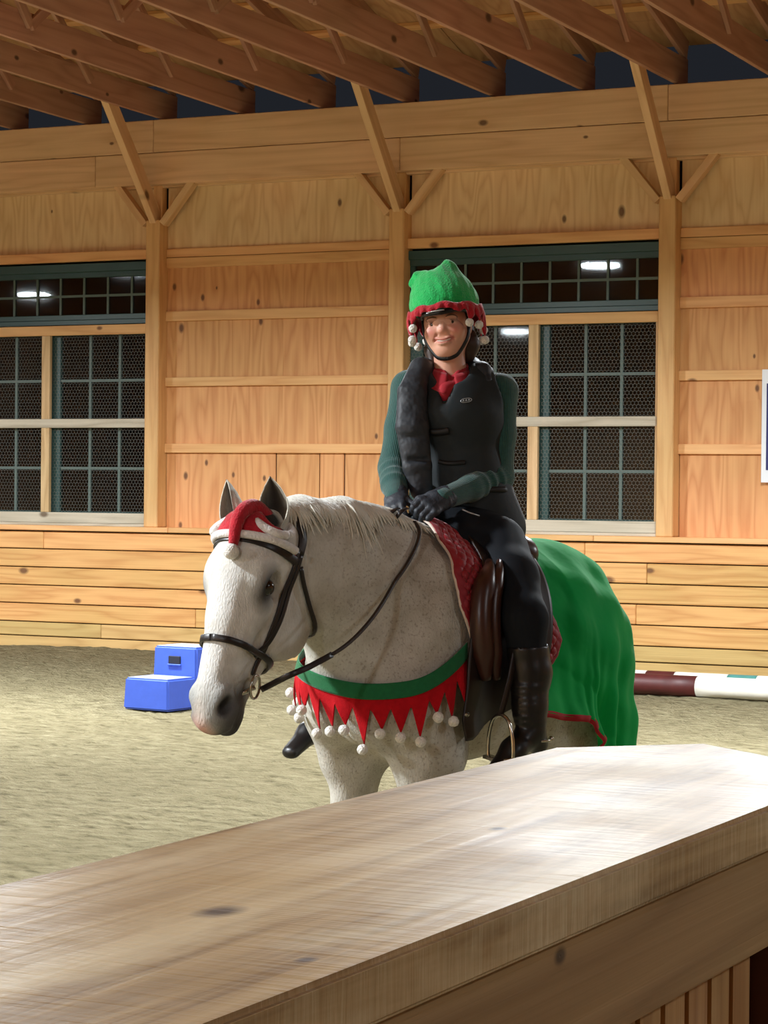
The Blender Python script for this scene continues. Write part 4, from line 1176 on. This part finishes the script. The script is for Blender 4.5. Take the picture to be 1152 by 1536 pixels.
tube('tassel', spline(tailp, 26), [.030-.016*(k/25)**.8 for k in range(26)], M['plush_red'], bonnet, 14)
icoball('pompom', .0235, M['pompom'], bonnet, hd(.120, .022, .032), 3, .04)
tr = [hd(.07, .108, -.13), hd(.066, .102, -.08), hd(.062, .075, -.022), hd(.062, .03, .008), hd(.062, -.03, .008), hd(.062, -.075, -.022), hd(.066, -.102, -.08), hd(.07, -.108, -.13)]
P = spline(tr, 60); P = H.push(P, .012); tube('trim', P, .0125, M['plush_white'], bonnet, 10)
for s in (1, -1):
    c = hd(-.012, s*.066, -.078); pts = []
    for a in np.linspace(0, 2*pi, 41):
        pts.append(c+HW*s*.058*cos(a)+HQ*.060*sin(a)+HN*(.034*cos(a)+.014)+HN*.020*sin(a))
    tube('ear_trim', pts, .0125, M['plush_white'], bonnet, 10)
# ================================================================== THE RIDER
def skin_mat():
    mt, nt, b = new_mat('skin')
    at = N(nt, 'Attribute', attribute_name='pigment_and_shade'); tc = N(nt, 'TexCoord')
    no = N(nt, 'TexNoise', i_Scale=60.0, i_Detail=3.0); nt.links.new(tc.outputs['Object'], no.inputs['Vector'])
    col = mixc(nt, mathn(nt, 'MULTIPLY', no.outputs[0], .12), at.outputs['Color'], lin(150, 90, 76))
    nt.links.new(col, b.inputs['Base Color']); b.inputs['Roughness'].default_value = .5
    b.inputs['Subsurface Weight'].default_value = .12; b.inputs['Subsurface Radius'].default_value = (.012, .004, .002)
    return mt
def knit_mat():
    mt, nt, b = new_mat('green ribbed knit')
    at = N(nt, 'Attribute', attribute_name='rib')
    tc = N(nt, 'TexCoord'); no = N(nt, 'TexNoise', i_Scale=90.0, i_Detail=3.0); nt.links.new(tc.outputs['Object'], no.inputs['Vector'])
    col = mixc(nt, no.outputs[0], lin(26, 66, 62), lin(40, 92, 86)); nt.links.new(col, b.inputs['Base Color']); b.inputs['Roughness'].default_value = .85
    b.inputs['Sheen Weight'].default_value = .3
    wv = mathn(nt, 'SINE', mathn(nt, 'MULTIPLY', at.outputs['Fac'], 1.0))
    bump(nt, mathn(nt, 'ADD', wv, mathn(nt, 'MULTIPLY', no.outputs[0], .8)), .35, .0022, b); return mt
M['skin'] = skin_mat(); M['knit'] = knit_mat()
M['vest'] = plain('black air vest nylon', (36, 40, 46), .6, 0, 6, .15, 11, .8, .025)
M['vest_panel'] = plain('charcoal vest front', (24, 34, 38), .7, 0, 8, .15, 60, .3, .002)
M['webbing'] = plain('black webbing', (12, 12, 14), .5, 0, 30, .2)
M['shirt'] = plain('red polo cotton', (168, 20, 38), .8, 0, 40, .1, 200, .3, .001, sheen=.2)
M['breeches'] = plain('black stretch breeches', (20, 24, 30), .8, 0, 10, .2, 220, .3, .001, spec=.2)
M['boot'] = plain('black boot leather', (18, 17, 18), .38, 0, 8, .25, 30, .25, .004)
M['glove'] = plain('black leather gloves', (44, 48, 56), .6, 0, 20, .2, 45, .8, .006)
M['hair'] = plain('brown hair', (58, 38, 28), .5, 0, 40, .3)
M['helmet'] = plain('black helmet shell', (16, 15, 17), .3)
M['plush_green'] = plain('bright green plush', (30, 186, 94), .95, 0, 40, .14, 170, 1.0, .005, sheen=.5)
M['tooth'] = plain('teeth', (232, 222, 210), .3)
M['iris'] = plain('eye dark', (34, 22, 18), .15, coat=1)
M['brow'] = plain('brown eyebrow', (112, 78, 60), .8)
M['lip'] = plain('lips', (184, 98, 92), .4)
M['silver'] = plain('silver badge print', (190, 194, 196), .35, .6)

rider = tag(on_stage('person'), 'smiling rider in green elf hat, black vest and green sleeves on the grey horse', 'person')
CAMD = unit(np.array(STI.to_3x3() @ Vector((-fw.x, -fw.y, 0))))      # towards the camera, level
CAMR = unit(np.cross(np.array([0, 0, 1.]), CAMD))                     # photo right
UPZ = np.array([0, 0, 1.])

# ---- head frame: tilted a little, turned a little to the photo's left
hr = radians(8); hy = radians(12)
FX = CAMD*cos(hy)-CAMR*sin(hy); RX = unit(CAMR*cos(hy)+CAMD*sin(hy))
UX = UPZ*cos(hr)-RX*sin(hr); RX = RX*cos(hr)+UPZ*sin(hr)
UX = unit(UX-FX*.06); 
HC = T(669, 486, -.02)                                                 # middle of the skull at eye height
def fc(x, y, z): return HC+RX*x+UX*y+FX*z
FA = (RX, UX, FX)
# ---- body joints (stage metres)
neck = T(676, 560, .0); chest = T(678, 625, .0); waist = T(690, 715, .0); pelv = T(708, 795, -.02)
shR = T(613, 582, .03); shL = T(751, 587, .02)
elR = T(590, 702, -.03); wrR = T(594, 748, -.20); elL = T(748, 716, -.02); wrL = T(662, 749, -.25)
hipR = np.array([.15, -.13, 1.50]); hipL = np.array([.13, .13, 1.495])
knL = np.array([.285, .375, 1.285]); anL = np.array([.285, .405, .955]); knR = np.array([.30, -.375, 1.285]); anR = np.array([.33, -.405, .94])
SIDE = unit(shL-shR)

def add_torso(s, g=0.0):
    s.chain([pelv, waist, chest], [(.150+g, .105+g), (.118+g, .088+g), (.145+g, .098+g)], side=SIDE, k=.05)
    s.ecap(chest, (shR+shL)/2*.5+neck*.5-UPZ*.02, (.145+g, .098+g), (.12+g, .07+g), side=SIDE, k=.05)
    for p in (shR, shL): s.ecap((shR+shL)/2, p, (.05+g, .06+g), (.048+g, .05+g), side=UPZ, k=.05)
def add_arm(s, a, b, c, g=0.0):
    s.chain([a, b, c], [.050+g, .041+g, .029+g], k=.02)
def add_leg(s, h, k_, a, g=0.0):
    s.chain([h, h*.5+k_*.5, k_, k_*.55+a*.45, a], [.095+g, .080+g, .060+g, .056+g, .040+g], k=.03)
lo = np.array([-.15, -.55, .75]); hi = np.array([.65, .55, 2.62])

# ---- one continuous body
Bd = Solid(np.minimum(HC, pelv)-np.array([.36, .36, .80]), HC+np.array([.34, .34, .18]), .0085)
add_torso(Bd, -.012); add_arm(Bd, shR, elR, wrR, -.006); add_arm(Bd, shL, elL, wrL, -.006)
add_leg(Bd, hipL, knL, anL, -.008); add_leg(Bd, hipR, knR, anR, -.008)
Bd.ecap(neck-UPZ*.05, HC-UX*.06-FX*.015, .052, .05, k=.03)
Bd.ball(HC, (.07, .1, .08), FA, k=.02)
BV, BQ = Bd.mesh()
# fine head grafted on the same mesh
Hd = Solid(HC-.16, HC+.15, .0030)
Hd.ball(fc(0, .035, -.022), (.073, .085, .090), FA, k=.02)
Hd.ball(fc(0, -.026, .008), (.062, .072, .070), FA, k=.03)
Hd.ball(fc(0, -.088, .046), (.024, .020, .022), FA, k=.040)            # chin
for s in (-1, 1):
    Hd.ecap(fc(s*.050, -.045, -.005), fc(s*.016, -.088, .042), .018, .014, k=.035)   # jaw
    Hd.ball(fc(s*.038, -.032, .053), (.025, .023, .019), FA, k=.026)                   # smiling cheek
    Hd.ball(fc(s*.031, .014, .071), (.018, .007, .009), FA, k=.018)                    # brow
    Hd.ball(fc(s*.032, -.001, .082), (.0150, .0075, .0095), FA, k=.012, op='sub')      # socket
    Hd.ball(fc(s*.032, -.002, .0615), (.0135, .0095, .0120), FA, k=.006)               # lids
    Hd.ball(fc(s*.032, -.0025, .0745), (.0115, .0052, .008), (unit(RX-UX*s*.06), UX, FX), k=.002, op='sub')   # narrowed eye opening
    Hd.ball(fc(s*.073, -.012, -.012), (.008, .026, .016), FA, k=.008)                  # ear
    Hd.ball(fc(s*.0095, -.0285, .0745), (.0062, .0052, .0068), FA, k=.007)              # nostril wing
    Hd.ecap(fc(s*.020, -.037, .074), fc(s*.031, -.055, .064), .0018, .0018, k=.009, op='sub')  # smile fold
Hd.ecap(fc(0, .004, .069), fc(0, -.022, .0795), .0045, .0066, k=.014)                  # nose
Hd.ball(fc(0, -.0255, .0805), (.0080, .0066, .0068), FA, k=.009)
mouth = [fc(-.0285, -.0500, .0630), fc(-.015, -.0575, .0735), fc(0, -.0605, .0775), fc(.015, -.0575, .0735), fc(.0285, -.0500, .0630)]
mp = spline(mouth, 14)
for i in range(13): Hd.ecap(mp[i]+UX*.0052, mp[i+1]+UX*.0052, .0034, .0034, k=.006)
for i in range(3, 10): Hd.ecap(mp[i]-UX*.0066, mp[i+1]-UX*.0066, .0046, .0046, k=.006)
for i in range(1, 12): Hd.ecap(mp[i]+FX*.002, mp[i+1]+FX*.002, (.0040 if 2 < i < 11 else .0026), (.0040 if 2 < i < 10 else .0026), k=.002, op='sub')
Hd.ecap(HC-UX*.06-FX*.018, neck-UPZ*.02, .049, .051, k=.025)
HdV, HdQ = Hd.mesh()
sk = np.tile(np.array(lin(228, 172, 146)[:3]), (len(HdV), 1)); rel = HdV-HC; hx, hy_, hz = rel @ RX, rel @ UX, rel @ FX
def skl(col, m):
    global sk
    sk = sk*(1-m)[:, None]+np.array(lin(*col)[:3])*m[:, None]
gz = lambda cx, cy, rx, ry: np.exp(-((hx-cx)/rx)**2-((hy_-cy)/ry)**2)*(hz > .02)
for s in (-1, 1): skl((214, 120, 104), .75*gz(s*.040, -.032, .018, .016))
skl((206, 118, 104), .45*gz(0, -.029, .010, .009))
lipm = np.clip(sum(np.exp(-((hx-p @ RX)/.0060)**2-((hy_-p @ UX)/.0058)**2) for p in (mp-HC)), 0, 1)*(hz > .055)
skl((206, 122, 112), .8*lipm)
for s in (-1, 1): skl((52, 32, 28), .92*gz(s*.032, -.0020, .0150, .0055)); skl((150, 96, 82), .5*gz(s*.031, .006, .018, .005))
skB = np.tile(np.array(lin(228, 172, 146)[:3]), (len(BV), 1))
me = mesh_np('person_body', np.vstack([BV, HdV]), np.vstack([BQ, HdQ+len(BV)])); paint(me, np.vstack([skB, sk])); put('body', me, M['skin'], rider)
for s in (-1, 1):
    icoball('eye', .0100, M['iris'], rider, fc(s*.032, -.002, .0615), 3, 0, (1, 1, 1))
    bpt = [fc(s*.015, .0165, .083), fc(s*.026, .0195, .081), fc(s*.040, .0155, .073), fc(s*.048, .008, .062)]
    P = Hd.snap(spline(bpt, 14), .0005); tube('eyebrow', P, [.0008+.0014*sin(pi*(k+1)/15.) for k in range(14)], M['brow'], rider, 6)
P = mp-FX*.0018; tube('teeth', P[2:12]+UX*.0008, .003, M['tooth'], rider, 8, flat=(.0062, .004), nrm=[tuple(FX)]*10)

# ---- clothing
def cloth(name, s, mat, it=1, rib=None):
    s.smooth(it); V, Q = s.mesh(); me = mesh_np(name, V, Q)
    if rib is not None:
        at = me.attributes.new('rib', 'FLOAT', 'POINT'); at.data.foreach_set('value', rib(V).astype(np.float32))
    return put(name, me, M[mat], rider)
def arm_rib(V):
    out = np.zeros(len(V)); best = np.full(len(V), 9.)
    for a, b in ((shR, elR), (elR, wrR), (shL, elL), (elL, wrL)):
        ax = unit(b-a); L = np.linalg.norm(b-a); t = np.clip((V-a) @ ax, 0, L); q = V-a-t[:, None]*ax; d = np.linalg.norm(q, axis=1)
        e1 = unit(np.cross(ax, CAMD)); e2 = np.cross(ax, e1); an = np.arctan2(q @ e2, q @ e1)
        m = d < best; out[m] = (an*52)[m]; best[m] = d[m]
    return out
Sw = Solid(pelv-np.array([.40, .40, .08]), pelv+np.array([.40, .40, .62]), .0065)
add_torso(Sw, .004)
for a, b, c in ((shR, elR, wrR), (shL, elL, wrL)):
    Sw.chain([a, a*.5+b*.5, b, b*.5+c*.5, c], [.056, .051, .047, .041, .034], k=.02)
    ax = unit(c-b)
    for q in (.03, .07, .11):                                   # creases at the elbow
        Sw.ball(b+ax*q+CAMD*.01, (.049-.03*q, .049-.03*q, .006), (unit(np.cross(ax, CAMD)), unit(np.cross(ax, np.cross(ax, CAMD))), ax), k=.012)
Sw.ball(neck+CAMD*.03+UPZ*.0, (.06, .06, .05), None, k=.02, op='sub')
Sw.ecap(T(672, 545, -.12), T(667, 592, -.14), (.066, .055), (.008, .055), side=CAMR, k=.008, op='sub')
cloth('sweater', Sw, 'knit', 1, arm_rib)

Sh = Solid(neck-.20, neck+.18, .0045)                              # polo shirt at the neck
Sh.ecap(neck-UPZ*.09, neck+UPZ*.012, (.098, .082), (.060, .060), side=SIDE, k=.02)
Sh.ecap(neck-UPZ*.05+CAMD*.035, T(667, 594, -.075), (.066, .05), (.03, .042), side=CAMR, k=.02)
Sh.ecap(neck-UPZ*.02, neck+UPZ*.06+CAMD*.01, .0495, .050, k=.01, op='sub')
Sh.ecap(neck+CAMD*.06+UPZ*.03, neck+CAMD*.075-UPZ*.02, .020, .008, k=.01, op='sub')
cloth('polo_shirt', Sh, 'shirt')
for s in (-1, 1):                                                  # collar leaves
    pts = []
    a0 = radians(165); nu, nv = 22, 6; P = np.zeros((nu, nv, 3))
    for i in range(nu):
        u = i/(nu-1); an = a0*(1-u)+radians(10)*u
        dirv = (CAMD*cos(an)+CAMR*s*sin(an))
        for j in range(nv):
            v = j/(nv-1); rr_ = .056+.026*v+.020*v*u; drop = .040*v+.028*v*max(0, u-.55)/.45
            P[i, j] = neck+UPZ*(.034-drop-.040*u)+dirv*rr_+CAMD*.012*u
    put('collar_leaf', grid_mesh('collar_leaf', P, .003, flip=(s < 0)), M['shirt'], rider)

Ve = Solid(pelv-np.array([.36, .36, .12]), pelv+np.array([.36, .36, .62]), .006)
add_torso(Ve, .022)
Ve.ecap(pelv-UPZ*.02, waist, (.165, .125), (.140, .110), side=SIDE, k=.03)
for p, s in ((shR, -1), (shL, 1)):                                 # arm holes
    Ve.ecap(p+UPZ*.01+CAMR*s*.030, p-UPZ*.16+CAMR*s*.060, (.085, .078), (.060, .07), side=UPZ, k=.014, op='sub')
Ve.ecap(neck+UPZ*.06+CAMD*.0, neck-UPZ*.0+CAMD*.03, (.072, .072), (.060, .07), side=CAMR, k=.02, op='sub')
# V neck
Ve.ecap(T(672, 545, -.12), T(667, 598, -.15), (.064, .06), (.006, .06), side=CAMR, k=.008, op='sub')
vest = cloth('air_vest', Ve, 'vest_panel')
# inflated air chambers down the front and round the neck
Vc = Solid(pelv-np.array([.36, .36, .12]), pelv+np.array([.36, .36, .66]), .006)
ch = [T(630, 553, -.03), T(618, 588, -.10), T(618, 640, -.135), T(626, 700, -.145), T(633, 740, -.145)]
Vc.chain(ch, [(.034, .040), (.047, .030), (.053, .028), (.047, .026), (.036, .020)], side=CAMR, k=.01)
ch2 = [T(722, 556, -.02), T(730, 572, -.055)]
Vc.chain(ch2, [(.028, .024), (.024, .012)], side=CAMR, k=.02)
bk = [T(632, 557, -.03), T(650, 548, .05), T(680, 545, .075), T(706, 550, .05), T(724, 556, -.02)]
Vc.chain(bk, [.034, .032, .030, .030, .026], k=.02)
for (x, y) in ((622, 612), (622, 655), (628, 690)):
    Vc.ball(T(x, y, -.172), (.05, .0045, .02), (CAMR*.97+UPZ*.12, UPZ, CAMD), k=.012, op='sub')
cloth('air_chamber', Vc, 'vest')
def band(name, pts, w, th, mat, solid=Ve, off=.004, n=30):
    P = spline(pts, n); P = solid.snap(P, off, 14); P = solid.push(P, off*.8)
    return tube(name, P, .01, M[mat], rider, 8, flat=(w, th), nrm=solid.grad(P))
band('chest_strap', [T(634, 655, -.18), T(655, 652, -.17), T(672, 649, -.17)], .022, .012, 'webbing')
band('waist_strap', [T(650, 742, -.17), T(690, 738, -.17), T(728, 735, -.12), T(748, 739, -.06)], .018, .006, 'webbing')
band('waist_strap', [T(648, 690, -.17), T(672, 692, -.17), T(700, 690, -.17)], .014, .006, 'webbing')
tube('zip_pull', [T(693, 764, -.26), T(704, 769, -.26), T(719, 774, -.25)], .0026, M['silver'], rider, 6)
# maker's badge: thin silver outline with lettering strokes
bc = T(703, 592, -.16); bx = unit(CAMR*.97+UPZ*.22); by = UPZ
ol = [bc+bx*(.020*cos(a)+.006*np.sign(cos(a)))*.85+by*.0085*sin(a) for a in np.linspace(0, 2*pi, 33)]
P = Ve.snap(np.array(ol), .0025, 14); tube('badge', P, .0011, M['silver'], rider, 6)
for k, x in enumerate(np.linspace(-.014, .014, 6)):
    q = Ve.snap(np.array([bc+bx*x+by*(-.004), bc+bx*(x+.002*(-1)**k)+by*.004]), .0025, 14); tube('badge_letter', q, .0012, M['silver'], rider, 5)

Br = Solid((-.14, -.52, 1.14), (.50, .52, 1.80), .0075)              # breeches
for h, k_, a in ((hipL, knL, anL), (hipR, knR, anR)):
    Br.chain([h, h*.5+k_*.5+np.array([0, .0, .010]), k_, k_*.7+a*.3], [.100, .086, .066, .060], k=.03)
Br.ecap(pelv, (hipL+hipR)/2+np.array([.02, 0, 0]), (.150, .115), (.150, .125), side=SIDE, k=.05)
Br.ecap((.24, -.07, 1.52), (.24, .08, 1.50), .070, .070, k=.06)
cloth('breeches', Br, 'breeches')
for s, k_, a in ((1, knL, anL), (-1, knR, anR)):                     # tall boots
    Bt = Solid(np.minimum(k_, a)-np.array([.16, .14, .16]), np.maximum(k_, a)+np.array([.26, .14, .05]), .0055)
    topb = k_*.84+a*.16
    Bt.chain([topb, k_*.5+a*.5-np.array([.012, 0, 0]), a*.8+k_*.2, a], [(.064, .070), (.060, .066), (.045, .050), (.040, .046)], k=.02)
    toe = a+np.array([.185 if s < 0 else .15, -.02*s, -.105 if s < 0 else -.125])
    hee = a+np.array([-.030, 0, -.050])
    Bt.ecap(a+np.array([.005, 0, -.02]), a*.5+toe*.5+np.array([0, 0, .004]), (.038, .042), (.038, .034), side=(0, 1, 0), k=.03)
    Bt.ecap(a*.5+toe*.5, toe, (.039, .032), (.034, .022), side=(0, 1, 0), k=.025)
    Bt.ball(hee, (.034, .032, .034), None, k=.025)
    Bt.ecap(topb+np.array([0, 0, .02]), topb+np.array([0, 0, .09]), (.075, .08), (.08, .09), k=.004, op='sub')
    for q in range(7):
        z = a[2]+.02+.018*q; c = a+(k_-a)*((z-a[2])/(k_[2]-a[2])); Bt.ball(c+np.array([.012, 0, 0]), (.052, .048, .0045), None, k=.014)
    b = cloth('boot', Bt, 'boot')
    sp_ = [hee+np.array([.03, s*.036, .012]), hee+np.array([-.01, s*.038, .012]), hee+np.array([-.042, s*.012, .012]), hee+np.array([-.065, 0, .010])]
    tube('spur', spline(sp_, 14), .0045, M['steel'], rider, 8); icoball('spur_end', .009, M['steel'], rider, sp_[-1], 2)

# ---- gloved hands, fingers closed round the reins
def glove(w, fdir, ndir, thumb_side, seed):
    """w wrist, fdir towards the knuckles, ndir back of the hand, thumb_side = direction of the thumb"""
    fdir = unit(fdir); ndir = unit(ndir-fdir*(ndir @ fdir)); tdir = np.cross(fdir, ndir); tdir = tdir if tdir @ thumb_side > 0 else -tdir
    G = Solid(w-.15, w+.15, .0038)
    G.ecap(w-fdir*.035, w+fdir*.01, (.036, .030), (.034, .026), side=tdir, k=.01)     # cuff
    G.ecap(w+fdir*.005, w+fdir*.065, (.034, .019), (.041, .018), side=tdir, k=.02)    # palm
    for i, (off, l) in enumerate(((.031, .92), (.0105, 1.0), (-.0105, .95), (-.031, .8))):
        k0 = w+fdir*.070+tdir*off+ndir*.004; d = fdir*.86-ndir*.5; k1 = k0+unit(d)*.036*l
        k2 = k1+unit(-ndir*.95-fdir*.25)*.026*l; k3 = k2+unit(-fdir*.9-ndir*.1)*.020*l
        G.ecap(k0-fdir*.012, k0, .0105, .0112, k=.008)
        G.chain([k0, k1, k2, k3], [.0112, .0102, .0096, .0085], k=.003)
    t0 = w+fdir*.018+tdir*.030-ndir*.006; t1 = t0+unit(fdir*.65+tdir*.55-ndir*.45)*.036; t2 = t1+unit(fdir*.95-tdir*.05-ndir*.45)*.032
    G.ecap(w+fdir*.02+tdir*.01, t0, .017, .016, k=.015); G.chain([t0, t1, t2], [.0145, .0125, .0105], k=.005)
    for q in range(3): G.ball(w-fdir*(.002+.012*q), (.036, .030, .003), (tdir, ndir, fdir), k=.008)
    V, Q = G.mesh(); return put('glove', mesh_np('glove', V, Q), M['glove'], rider)
tipR = T(588, 784, -.33); tipL = T(606, 780, -.38)
glove(wrR, tipR-wrR, CAMD*.55+UPZ*.65-CAMR*.5, CAMR*.6+UPZ*.5, 1)
glove(wrL, tipL-wrL, CAMD*.75+UPZ*.45, UPZ*.8-CAMR*.2, 2)
for dx in (0, 13):
    P = spline([T(598+dx, 762, -.42), T(588+dx, 768, -.45), T(578+dx, 782, -.44), T(573+dx, 797, -.40)], 16)
    tube('rein_bight', P, .01, M['leather'], bridle, 8, flat=(.014, .004), nrm=[tuple(CAMD*.8+UPZ*.4-CAMR*.3)]*16)

# ---- hair, helmet, chin strap and elf hat
Ha = Solid(HC-.22, HC+.18, .006)
Ha.ball(fc(0, .03, -.03), (.079, .086, .088), FA, k=.02)
Ha.chain([fc(.050, -.02, -.055), fc(.058, -.075, -.050), fc(.055, -.115, -.045)], [.030, .032, .018], k=.02)
Ha.chain([fc(-.045, -.02, -.055), fc(-.058, -.075, -.045), fc(-.062, -.120, -.02)], [.030, .028, .014], k=.02)
Ha.ball(fc(0, -.07, -.075), (.05, .05, .035), FA, k=.03)
Ha.ball(fc(0, -.03, .095), (.068, .095, .085), FA, k=.01, op='sub')
cloth('hair', Ha, 'hair')
He = Solid(HC-.17, HC+.20, .006)
He.ball(fc(0, .055, -.012), (.092, .085, .112), FA, k=.02)
He.ball(fc(0, .038, .080), (.066, .016, .048), (RX, unit(UX+.35*FX), unit(FX-.35*UX)), k=.015)
He.ball(fc(0, -.06, -.005), (.14, .098, .16), FA, k=.01, op='sub')
cloth('helmet', He, 'helmet')
tube('visor_shine', [fc(x, .034+.06*abs(x)*0, .128-.9*x*x*10*.9) for x in np.linspace(-.030, .022, 12)], .0022, M['silver'], rider, 6)  # silver strip stands in for shine on the black visor
for s in (-1, 1):
    P = [fc(s*.076, .02, .005), fc(s*.072, -.035, .012), fc(s*.054, -.080, .030), fc(s*.022, -.108, .050), fc(0, -.112, .054)]
    P = Hd.push(spline(P, 24), .003, 12); tube('chin_strap', P, .01, M['webbing'], rider, 8, flat=(.013, .004), nrm=[tuple(unit(FX*.5+RX*s*.8-UX*.2))]*24)
# hat body: crown pulled over the helmet, with two floppy corners
hat = empty('elf_hat', (0, 0, 0), rider)
Ht = Solid(HC-np.array([.22, .22, .12]), HC+np.array([.22, .22, .30]), .0055)
Ht.ball(fc(0, .062, -.012), (.112, .088, .120), FA, k=.02)
Ht.ball(fc(-.006, .112, -.015), (.088, .072, .080), FA, k=.04)
Ht.ecap(fc(-.004, .13, -.01), fc(.030, .190, -.01), (.060, .05), (.020, .016), side=RX, k=.04)
Ht.ecap(fc(-.03, .14, -.01), fc(-.074, .168, .0), (.040, .03), (.014, .012), side=UX, k=.025)
Ht.ecap(fc(-.074, .170, .0), fc(-.104, .140, .010), (.014, .014), (.006, .008), side=FX, k=.010)
Ht.ball(fc(-.024, .198, -.01), (.022, .020, .06), FA, k=.02, op='sub')
Ht.ball(fc(0, -.055, .005), (.20, .105, .20), (RX, unit(UX+.12*FX), unit(FX-.12*UX)), k=.008, op='sub')
Ht.smooth(1); V, Q = Ht.mesh()
rng = np.sin(V @ np.array([120., 60, 90]))*np.sin(V @ np.array([-70., 130, 80])); V = V+Ht.grad(V)*(rng*.0016)[:, None]
put('crown', mesh_np('crown', V, Q), M['plush_green'], hat)
# zigzag brim hanging down, longer at the sides and back
nu, nv = 168, 8; P = np.zeros((nu, nv, 3)); NTH = 18
pomp = []
for i in range(nu):
    an = 2*pi*i/nu; cx, cz = sin(an), cos(an)
    x = i/nu*NTH; f = x-math.floor(x); tri = 1-abs(2*f-1)
    front = max(0, cz)**1.5
    ln = (.026+(.062+.028*sin(3.1*math.floor(x)+1))*tri)*(1-front)+.018*front
    y0 = .058-.012*(1-front)+.004*sin(an*9)
    for j in range(nv):
        v = j/(nv-1); r = .004+.008*sin(v*2.2)-.006*v*(1-front)+.005*sin(i*1.05)*v
        P[i, j] = fc((.113+r)*cx, y0-ln*v, (.121+r)*cz-.012)
    if abs(f-.5) < .5/nu*NTH+1e-6 and front < .75: pomp.append(P[i, -1]-UX*.010)
put('zigzag_brim', grid_mesh('zigzag_brim', P, .004, closed_u=True), M['plush_red'], hat)
for p in pomp[:]: icoball('pompom', .0138, M['pompom'], hat, p, 3, .04)
